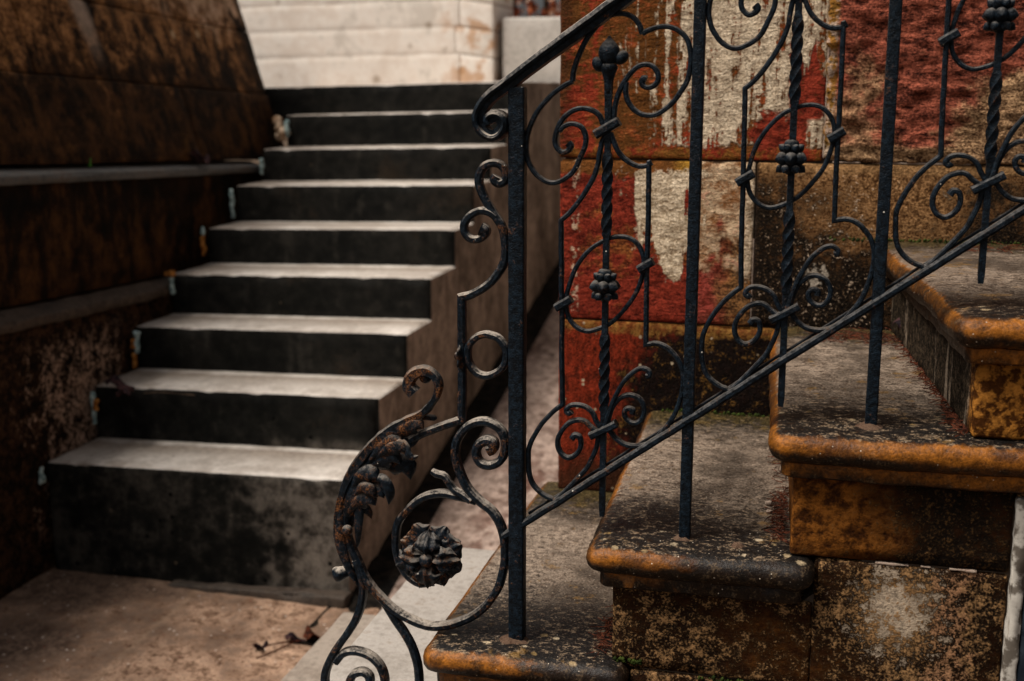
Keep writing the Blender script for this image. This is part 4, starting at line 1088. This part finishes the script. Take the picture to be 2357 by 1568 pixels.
T = 0.0064
def tp(a=0.25, b=1.0, e=0.10):
    return lambda s: (a + (1 - a) * min(1, s / e)) * (1.0 if s < 1 - e else 1.0 + (b - 1.0) * (s - 1 + e) / e)
def panel(k):
    o = (DX * k, DZ * k)
    def sw(name, key, t=T, w=0.0095, y=0.0, **kw):
        return sweep(name, CURVES[key], t, w, IRON, rail, y=y, off=o, **kw)
    sw("arch_bar", 'arch', 0.0066)
    sw("scroll_arc", 'left_arc', 0.0066)
    sw("scroll", 'left_scroll', 0.0068, tap=tp(1, 1.5))
    sw("scroll_arc", 'right_arc', 0.0066)
    sw("scroll", 'right_scroll', 0.0066, tap=tp(1, 1.4))
    sw("side_bar", 'left_side', 0.0066)
    sw("side_bar", 'right_side', 0.0066)
    sw("oval_ring", 'oval', 0.0060, 0.0090, closed=True, y=0.003)
    sw("hook", 'hook_left', 0.0064, tap=tp(1, 1.3), y=-0.002)
    sw("scroll", 'scroll_low_left', 0.0068, tap=tp(1, 1.35))
    sw("hook", 'hook_right', 0.0062, tap=tp(1, 1.3), y=-0.002)
    sw("scroll", 'scroll_low_right', 0.0066, tap=tp(1, 1.2))
    # twisted centre bar
    cx, zb, zt = 0.1242 + o[0], 0.2016 + o[1], 0.822 + o[1]
    verts, faces = [], []
    rows = 190
    for i in range(rows + 1):
        z = zb + (zt - zb) * i / rows
        zl = z - o[1]
        ang = 0.0
        tw = 0.0
        for (a, b) in ((0.362, 0.462), (0.606, 0.708)):
            if zl > a: tw += (min(zl, b) - a) / (b - a) * math.pi * 2.5
        inside = any(a - 0.004 < zl < b + 0.004 for a, b in ((0.362, 0.462), (0.606, 0.708)))
        hs_ = 0.0056 if inside else 0.0046
        hs_ *= 0.75 + 0.25 * min(1, (zl - 0.2016) / 0.012) if zl < 0.2136 else 1
        if zl > 0.76: hs_ *= 1 + 0.35 * (zl - 0.76) / 0.062
        for c in range(8):
            a = tw + math.pi / 4 * c + math.pi / 8 * 0
            rr = hs_ * ((1.40 if c % 2 else 0.88) if inside else (1.26 if c % 2 else 1.0))
            verts.append((cx + rr * math.cos(a), rr * math.sin(a), z))
    for i in range(rows):
        for c in range(8):
            faces.append([i * 8 + c, i * 8 + (c + 1) % 8, (i + 1) * 8 + (c + 1) % 8, (i + 1) * 8 + c])
    faces.append(list(range(8))[::-1]); faces.append([rows * 8 + c for c in range(8)])
    mesh_obj("twisted_bar", verts, faces, IRON, rail, sharp=40)
    # collars and clamps: short straps wrapped slantwise around the bundle
    def strap(name, a, b, t, w):
        n = 7
        pts = [(a[0] + (b[0] - a[0]) * i / n, a[1] + (b[1] - a[1]) * i / n) for i in range(n + 1)]
        sweep(name, [pts], t, w, IRON, rail, off=o, n=2, bev=0.22)
    strap("collar", (0.1075, 0.7372), (0.1392, 0.7550), 0.0125, 0.020)
    strap("collar", (0.1060, 0.3190), (0.1425, 0.3395), 0.0105, 0.019)
    strap("clamp", (0.1690, 0.5570), (0.1885, 0.5690), 0.0115, 0.016)
    strap("clamp", (0.0552, 0.4995), (0.0765, 0.5130), 0.0115, 0.016)
    # cast flower knot on the bar: a core with a cap, a ring of six fat petals and a ring of small drips
    def dense(p, n=4):
        c = catmull([(a, b, 0) for a, b in p], n)
        return [(max(0.0005, q.x), q.y) for q in c][::-1]
    def drop(k):
        return [(r_ * k, h_ * k) for r_, h_ in ((0.0003, -0.0085), (0.0058, -0.0060), (0.0086, -0.0010), (0.0080, 0.0030), (0.0050, 0.0065), (0.0022, 0.0090), (0.0003, 0.0105))]
    kz = 0.5317 + o[1]
    knot = lathe("flower_knot", dense([(0.0048, 0.0250), (0.0085, 0.0225), (0.0105, 0.0165), (0.0110, 0.0080), (0.0125, 0.0), (0.0120, -0.0090), (0.0085, -0.0160), (0.0048, -0.0200)]), IRON, rail, (cx - 0.0010, 0, kz), seg=24)
    for j in range(6):
        a = math.radians(60 * j - 90)
        ca, sa = math.cos(a), math.sin(a)
        lathe("knot_petal", drop(1.0), IRON, knot, (cx - 0.001 + 0.0128 * ca, 0.0128 * sa, kz + 0.0010), rot=Vector((ca, sa, -0.15)).to_track_quat('Z', 'Y').to_matrix(), seg=14)
        a += math.radians(30)
        ca, sa = math.cos(a), math.sin(a)
        lathe("knot_petal", drop(0.68), IRON, knot, (cx - 0.001 + 0.0130 * ca, 0.0130 * sa, kz - 0.0125), rot=Vector((ca, sa, -0.75)).to_track_quat('Z', 'Y').to_matrix(), seg=12)
        lathe("knot_petal", drop(0.68), IRON, knot, (cx - 0.001 + 0.0105 * ca, 0.0105 * sa, kz + 0.0140), rot=Vector((ca, sa, 0.80)).to_track_quat('Z', 'Y').to_matrix(), seg=12)
    # finial bud with two side lobes
    bud = [(0.0075, -0.0150), (0.0118, -0.010), (0.0140, -0.002), (0.0132, 0.005), (0.0092, 0.0115), (0.0040, 0.0170), (0.0016, 0.0205), (0.0004, 0.0215)]
    fin = lathe("finial", dense(bud, 4)[::-1], IRON, rail, (cx, 0, 0.8445 + o[1]), seg=28, mod=lambda a, u: 1 + 0.06 * math.cos(3 * a + 1))
    cup_ = [(0.0058, -0.030), (0.0062, -0.016), (0.0085, -0.006), (0.0118, 0.003), (0.0100, 0.008)]
    lathe("finial_cup", dense(cup_, 4)[::-1], IRON, fin, (cx, 0, 0.8215 + o[1]), seg=24)
    for (dx, dz, r_, tl) in ((-0.0140, 0.8290, 0.0080, -0.5), (0.0165, 0.8375, 0.0084, 0.9)):
        q = Matrix.Rotation(tl, 3, 'Y')
        lathe("finial_lobe", [(a, b * 1.3) for a, b in ball(r_)], IRON, fin, (cx + dx, -0.002, dz + o[1]), rot=q, seg=16)
for k in range(3):
    panel(k)

# ---- the wing below the volute
def wg(name, key, t, w, mat=IRON_RUSTY, y=0.0, **kw):
    return sweep(name, CURVES[key], t, w, mat, rail, y=y, **kw)
wg("scroll", 'wing_top', 0.0112, 0.0145, tap=tp(0.8, 1.25))
wg("scroll", 'wing_hook', 0.0105, 0.0145, tap=tp(0.8, 1.75, 0.12), y=-0.001)
wg("wing_bar", 'wing_side', 0.0118, 0.0140, y=0.001)
wg("round_ring", 'wing_ring', 0.0098, 0.0150, closed=True)
wg("scroll_loop", 'wing_loop', 0.0118, 0.0170, tap=tp(1.5, 1.0, 0.06))
wg("scroll_arc", 'wing_spiral', 0.0110, 0.0160, y=0.002, tap=tp(0.7, 0.8))
wg("leaf_hook", 'wing_leaf_hook', 0.0100, 0.0130, y=-0.003, tap=tp(0.75, 1.0))
wg("scroll", 'wing_tail', 0.0110, 0.0180, y=0.0)
wg("scroll", 'tail_eye', 0.0115, 0.0180, tap=tp(0.5, 1.2))
wg("wing_leg", 'wing_leg', 0.0125, 0.0145, y=0.002, mat=IRON)

# acanthus leaf: a keeled spine that ends in a rolled tip, with curled lobes along its inner side
def keel(s):
    return 0.55 + 0.9 * math.sin(math.pi * min(1.0, s * 1.25)) if s < 0.72 else 0.85 + 1.0 * (s - 0.72) / 0.28
leaf = sweep("acanthus_leaf", CURVES['leaf_spine'], 0.0085, 0.0105, IRON_LEAF, rail, y=-0.004, tap=keel, section=[(0.0058, -0.001), (0.0042, 0.006), (-0.005, 0.0055), (-0.0068, 0.0), (-0.004, -0.007), (0.0036, -0.0075)], jit=0.14)
def lobe(pts, W, y0, y1, name="leaf_lobe", **kw):
    n = len(pts)
    sp = [(p[0], y0 + (y1 - y0) * i / (n - 1) - 0.007 * math.sin(math.pi * i / (n - 1)), p[1]) for i, p in enumerate(pts)]
    kw.setdefault('blunt', 0.35)
    return leaf_sheet(name, sp, W, IRON_LEAF, leaf, **kw)
lobe([(-0.2060, 0.2850), (-0.1760, 0.3080), (-0.1490, 0.3195), (-0.1370, 0.3150)], 0.0125, -0.004, -0.010, cup=0.55, tipw=0.0, shape=0.9)
lobe([(-0.2330, 0.2470), (-0.2080, 0.2760), (-0.1830, 0.2945), (-0.1690, 0.2890)], 0.0134, -0.006, -0.012, cup=0.7, tipw=0.1)
lobe([(-0.1700, 0.2960), (-0.1625, 0.2880), (-0.1590, 0.2775), (-0.1515, 0.2725), (-0.1445, 0.2750)], 0.0054, -0.010, -0.014, cup=0.5, tipw=0.0)
lobe([(-0.2330, 0.2440), (-0.2080, 0.2590), (-0.1870, 0.2685), (-0.1740, 0.2600)], 0.0141, -0.002, -0.012, cup=0.6, wav=0.16, nw=3)
lobe([(-0.2260, 0.2480), (-0.1950, 0.2540), (-0.1720, 0.2490), (-0.1640, 0.2310)], 0.0179, 0.004, 0.006, cup=0.6, wav=0.08, nw=3)
lobe([(-0.2560, 0.2100), (-0.2390, 0.2330), (-0.2200, 0.2400), (-0.2080, 0.2330)], 0.0160, -0.006, -0.015, cup=0.7)
lobe([(-0.2200, 0.2290), (-0.2030, 0.2330), (-0.1930, 0.2170), (-0.1925, 0.1960)], 0.0105, -0.010, -0.012, cup=0.7, tipw=0.0)
lobe([(-0.2330, 0.2150), (-0.2180, 0.2150), (-0.2060, 0.2110), (-0.2010, 0.2040)], 0.0128, -0.004, -0.008, cup=0.7)
lobe([(-0.2640, 0.1700), (-0.2440, 0.1930), (-0.2250, 0.2010), (-0.2130, 0.1930)], 0.0141, -0.005, -0.013, cup=0.65, wav=0.1, nw=3)
lobe([(-0.2600, 0.1500), (-0.2440, 0.1780), (-0.2350, 0.1790), (-0.2270, 0.1650)], 0.0096, 0.002, 0.006, cup=0.5)
lobe([(-0.2700, 0.1500), (-0.2590, 0.1850), (-0.2420, 0.2180), (-0.2180, 0.2530)], 0.0141, -0.002, -0.006, cup=0.4, tipw=0.2)
lobe([(-0.2720, 0.1350), (-0.2660, 0.1750), (-0.2500, 0.2120), (-0.2260, 0.2480), (-0.1960, 0.2820)], 0.0130, 0.000, 0.000, cup=0.35, tipw=0.2)
lobe([(-0.2000, 0.2700), (-0.1780, 0.2860), (-0.1600, 0.2920), (-0.1480, 0.2990)], 0.0090, 0.003, 0.002, cup=0.4)
lobe([(-0.2450, 0.1900), (-0.2300, 0.2150), (-0.2130, 0.2250), (-0.2000, 0.2200)], 0.0115, 0.003, 0.004, cup=0.5)
lobe([(-0.2620, 0.2100), (-0.2725, 0.1650), (-0.2715, 0.1250), (-0.2600, 0.0850), (-0.2470, 0.0600)], 0.0105, -0.006, -0.006, cup=0.5, blunt=0.7)
lobe([(-0.2500, 0.2200), (-0.2420, 0.1850), (-0.2440, 0.1500), (-0.2480, 0.1200)], 0.0085, -0.003, -0.003, cup=0.4, blunt=0.7)
lobe([(-0.2150, 0.2620), (-0.1950, 0.2790), (-0.1740, 0.2860), (-0.1600, 0.2800)], 0.0125, -0.009, -0.016, cup=0.6)
lobe([(-0.2480, 0.2050), (-0.2330, 0.2180), (-0.2200, 0.2160), (-0.2120, 0.2060)], 0.0110, -0.010, -0.016, cup=0.6)
q90 = Matrix.Rotation(math.pi / 2, 3, 'Y')
lathe("leaf_stub", [(0.001, -0.012), (0.0042, -0.011), (0.0046, 0.0), (0.0046, 0.008), (0.002, 0.0115), (0.0004, 0.012)], IRON_LEAF, leaf, (-0.1330, 0.004, 0.3285), rot=q90, seg=14)
# the rolled eye of the leaf tip
qy = Matrix.Rotation(math.pi / 2, 3, 'X')
lathe("leaf_eye", [(0.0005, -0.009), (0.0055, -0.0085), (0.0085, -0.004), (0.0092, 0.002), (0.0070, 0.008), (0.0005, 0.009)], IRON_LEAF, leaf, (-0.1360, -0.001, 0.3900), rot=qy, seg=20)
lathe("bead", ball(0.0085), IRON_LEAF, rail, (-0.2600, -0.010, 0.1490), seg=18)
# stub of a lost ornament, pointing to the left and forward
qk = Vector((-0.72, -0.62, -0.12)).to_track_quat('Z', 'Y').to_matrix()
lathe("knob", [(0.0070, -0.022), (0.0085, -0.006), (0.0105, 0.004), (0.0118, 0.010), (0.0105, 0.0145), (0.006, 0.0165), (0.0005, 0.017)], IRON_RUSTY, rail, (-0.2700, -0.004, 0.0790), rot=qk, seg=18)
# side-on rosette on the vertical bar
lathe("side_rosette", [(0.0005, 0.0), (0.011, 0.0005), (0.0175, 0.002), (0.020, 0.0045), (0.0120, 0.0055), (0.0062, 0.0075), (0.0055, 0.0115), (0.003, 0.0135), (0.0004, 0.014)], IRON_LEAF, rail,
      (-0.0790, 0.0, 0.4235), rot=Matrix.Rotation(-math.pi / 2, 3, 'Y'), seg=40, mod=lambda a, u: 1 + 0.14 * math.cos(6 * a) * (1 if 0.1 < u < 0.6 else 0))
lathe("rivet_head", ball(0.0032), IRON_LEAF, rail, (-0.0850, -0.002, 0.3560), seg=12)

# big rosette inside the loop
RX, RZ, RY = -0.1305, 0.1200, -0.014
ros = lathe("rosette", [(0.0005, -0.011), (0.0065, -0.0100), (0.0105, -0.005), (0.0115, 0.0), (0.0100, 0.004), (0.0075, 0.008), (0.0085, 0.012), (0.0005, 0.0135)][::-1] if False else
            [(0.0005, -0.006), (0.011, -0.005), (0.013, 0.0), (0.010, 0.004), (0.0082, 0.007), (0.0100, 0.0105), (0.0108, 0.0145), (0.0085, 0.0195), (0.0045, 0.0225), (0.0005, 0.0232)], IRON_LEAF, rail,
            (RX, RY, RZ), rot=Matrix.Rotation(math.pi / 2, 3, 'X'), seg=24)
def petal(ang, r0, r1, W, y0, ymid, y1, wav, nw, rib, cup, th=0.002):
    d = Vector((math.sin(ang), 0, math.cos(ang)))
    sd = Vector((math.cos(ang), 0, -math.sin(ang)))
    sp = [Vector((RX, RY, RZ)) + d * (r0 + (r1 - r0) * u) + Vector((0, y, 0)) for u, y in ((0, y0), (0.35, ymid), (0.72, ymid * 0.6 + y1 * 0.4), (1.0, y1))]
    leaf_sheet("petal", sp, W, IRON_LEAF, ros, cup=cup, wav=wav, nw=nw, th=th, U=24, Vn=17, side=sd, rib=rib, blunt=0.30)
for k in range(8):
    petal(math.radians(22 + 45 * k + random.uniform(-6, 6)), 0.010, 0.054 + random.uniform(-0.006, 0.004), 0.0175, 0.004, 0.002, 0.006 + random.uniform(-0.006, 0.008), 0.20, 3.0, 0.12, 0.25)
for k, (a, rl) in enumerate(((2, 0.044), (88, 0.047), (182, 0.046), (268, 0.044))):
    petal(math.radians(a), 0.006, rl, 0.0200, -0.006, -0.020, 0.000, 0.12, 2.5, 0.22, 0.42)

# ------------------------------------------------------------------ litter
def needles(name, spots, label_z):
    v, f = [], []
    for (x0, y0, x1, y1, z, n, spread) in spots:
        for k in range(n):
            t = random.random()
            c = Vector((x0 + (x1 - x0) * t + random.gauss(0, spread * 0.5), y0 + (y1 - y0) * t + random.gauss(0, spread), z + random.uniform(0.0008, 0.006)))
            a = random.uniform(0, math.pi)
            L = random.uniform(0.006, 0.017)
            d = Vector((math.cos(a), math.sin(a), random.uniform(-0.15, 0.25))) * L
            s = Vector((-math.sin(a), math.cos(a), 0)) * 0.0006
            u = Vector((0, 0, 0.0009))
            mid = Vector((0, 0, random.uniform(-0.001, 0.002)))
            n0 = len(v)
            for pp in (c - d, c + mid, c + d):
                v += [pp - s, pp + s, pp + u]
            for q in (0, 3):
                for e in range(3):
                    e2 = (e + 1) % 3
                    f.append([n0 + q + e, n0 + q + e2, n0 + q + 3 + e2, n0 + q + 3 + e])
            f.append([n0, n0 + 2, n0 + 1]); f.append([n0 + 6, n0 + 7, n0 + 8])
    o = mesh_obj(name, v, f, NEEDLE, None, smooth=False)
    o["kind"] = "stuff"
    return o
nd = needles("pine_needles", [(0.128, -0.01, 0.126, 0.14, 0.0, 70, 0.012), (0.372, 0.02, 0.366, 0.22, 0.179, 120, 0.012), (0.372, 0.22, 0.35, 0.5, 0.179, 40, 0.012),
                              (0.60, -0.02, 0.555, 0.58, 0.358, 260, 0.012), (0.40, 0.60, 0.57, 0.62, 0.358, 220, 0.03), (0.62, 0.60, 0.95, 0.62, 0.524, 130, 0.03)], 0)
tag(nd, "reddish dry pine needles gathered at the backs of the sandstone treads", "pine needles")

def dead_leaf(c, size, ang, mat, label, curl=0.5, name="dead_leaf", group=None):
    d = Vector((math.cos(ang), math.sin(ang), 0))
    sp = [Vector(c) + d * (size * (u - 0.5)) + Vector((0, 0, size * curl * (0.3 * math.sin(u * 5 + ang) + 0.25))) for u in (0, 0.33, 0.66, 1.0)]
    o = leaf_sheet(name, sp, size * 0.32, mat, None, cup=-0.5, wav=0.2, nw=3, th=0.0008, side=Vector((-d.y, d.x, 0)), tipw=0.2)
    return tag(o, label, "leaf", group)
GL = "dead leaves by the lowest slab step"
dead_leaf((-0.700, 1.085, G + 0.004), 0.075, 0.9, DEADLEAF, "dark crumpled leaf at the far corner of the lowest slab step", 0.6, group=GL)
dead_leaf((-0.770, 0.990, G + 0.004), 0.060, 2.2, NEEDLE, "russet curled leaf lying against the lowest slab step", 0.7, group=GL)
dead_leaf((-0.800, 0.965, G + 0.004), 0.050, 0.3, DEADLEAF, "small dark leaf next to the russet curled leaf on the pavement", 0.7, group=GL)
dead_leaf((-0.862, 0.905, G + 0.004), 0.042, 1.4, DEADLEAF, "black round leaf at the end of the red stalk on the pavement", 0.9, group=GL)
dead_leaf((-0.310, 0.815, -0.40), 0.11, 0.3, DEADLEAF, "dark purple leaf lying behind the slab step under the newel post", 0.8)
dead_leaf((-0.42, 0.86, -0.50), 0.10, 1.1, DEADLEAF, "dark folded leaf on the ramp behind the slab steps", 0.9)
dead_leaf((-1.545, 1.455, -0.052), 0.085, 0.2, DEADLEAF, "dark leaf lying on the second concrete tread near the wall", 0.7)
dead_leaf((-1.50, 1.40, -0.055), 0.06, 1.9, DEADLEAF, "blackish leaf at the back of the lowest concrete tread", 0.5)
dead_leaf((0.572, 0.60, 0.365), 0.075, 0.5, DEADLEAF, "dark reddish leaf in the corner of the third sandstone tread", 1.0)
dead_leaf((-1.70, 2.30, 0.553), 0.07, 1.4, DEADLEAF, "dark clump of leaf on the end of the upper ledge", 0.9)

def stick(name, pts, t, mat, label, cat):
    v = catmull(pts, 5)
    verts, faces = [], []
    for i, p in enumerate(v):
        for k in range(6):
            a = k * math.pi / 3
            verts.append((p.x + t * math.cos(a) * 0.7, p.y + t * math.cos(a) * 0.7, p.z + t * math.sin(a)))
    for i in range(len(v) - 1):
        for k in range(6):
            faces.append([i * 6 + k, i * 6 + (k + 1) % 6, i * 6 + 6 + (k + 1) % 6, i * 6 + 6 + k])
    faces.append(list(range(6))[::-1]); faces.append([(len(v) - 1) * 6 + k for k in range(6)])
    return tag(mesh_obj(name, verts, faces, mat), label, cat)
stick("stalk", [(-0.845, 0.845, G + 0.006), (-0.815, 0.90, G + 0.007), (-0.79, 0.955, G + 0.008)], 0.0022, NEEDLE, "thin red stalk on the pavement by the dead leaves", "stalk")
stick("stalk", [(-0.850, 0.915, G + 0.006), (-0.815, 0.93, G + 0.012), (-0.78, 0.955, G + 0.008)], 0.0022, NEEDLE, "short red stalk joined to the black round leaf", "stalk")
stick("twig", [(-1.45, 1.42, -0.058), (-1.40, 1.435, -0.056), (-1.29, 1.42, -0.054)], 0.002, WOOD, "thin brown twig lying on the lowest concrete tread", "twig")
stick("twig", [(0.345, 0.05, 0.183), (0.358, 0.062, 0.184), (0.372, 0.06, 0.186)], 0.0014, WOOD, "short black twig among needles on the second sandstone tread", "twig")
# moss cushion lines
def moss(spots):
    v, f = [], []
    for (x0, y0, x1, y1, z, n) in spots:
        for k in range(n):
            t = random.random()
            c = Vector((x0 + (x1 - x0) * t, y0 + (y1 - y0) * t, z + random.uniform(-0.002, 0.003)))
            s = random.uniform(0.0015, 0.004)
            n0 = len(v)
            v += [c + Vector(q) * s for q in ((1, 0, 0), (0, 1, 0), (-1, 0, 0), (0, -1, 0), (0, 0, 1), (0, 0, -1))]
            for a, b in ((0, 1), (1, 2), (2, 3), (3, 0)):
                f.append([n0 + a, n0 + b, n0 + 4]); f.append([n0 + b, n0 + a, n0 + 5])
    o = mesh_obj("moss", v, f, MOSS)
    o["kind"] = "stuff"
    return tag(o, "green moss in the joints at the foot of the sandstone stair", "moss")
moss([(0.150, -0.031, 0.19, -0.031, -0.001, 50), (0.27, -0.031, 0.36, -0.031, -0.014, 40), (0.42, 0.685, 0.95, 0.685, 0.526, 160), (0.12, 0.688, 0.33, 0.688, 0.181, 90)])
for k, (x, y, z, s, lab) in enumerate([(0.352, 0.135, 0.182, 0.0045, "small pinkish pebble at the back of the second sandstone tread"), (0.349, 0.17, 0.183, 0.006, "white pebble under the third tread's rounded edge"),
                                       (0.048, -0.005, 0.002, 0.0045, "pale pink crumb of mortar right of the newel foot")][:2]):
    tag(lump("pebble", (x, y, z), (s * 1.5, s * 1.3, s), MORTAR, None, 70 + k), lab, "pebble")
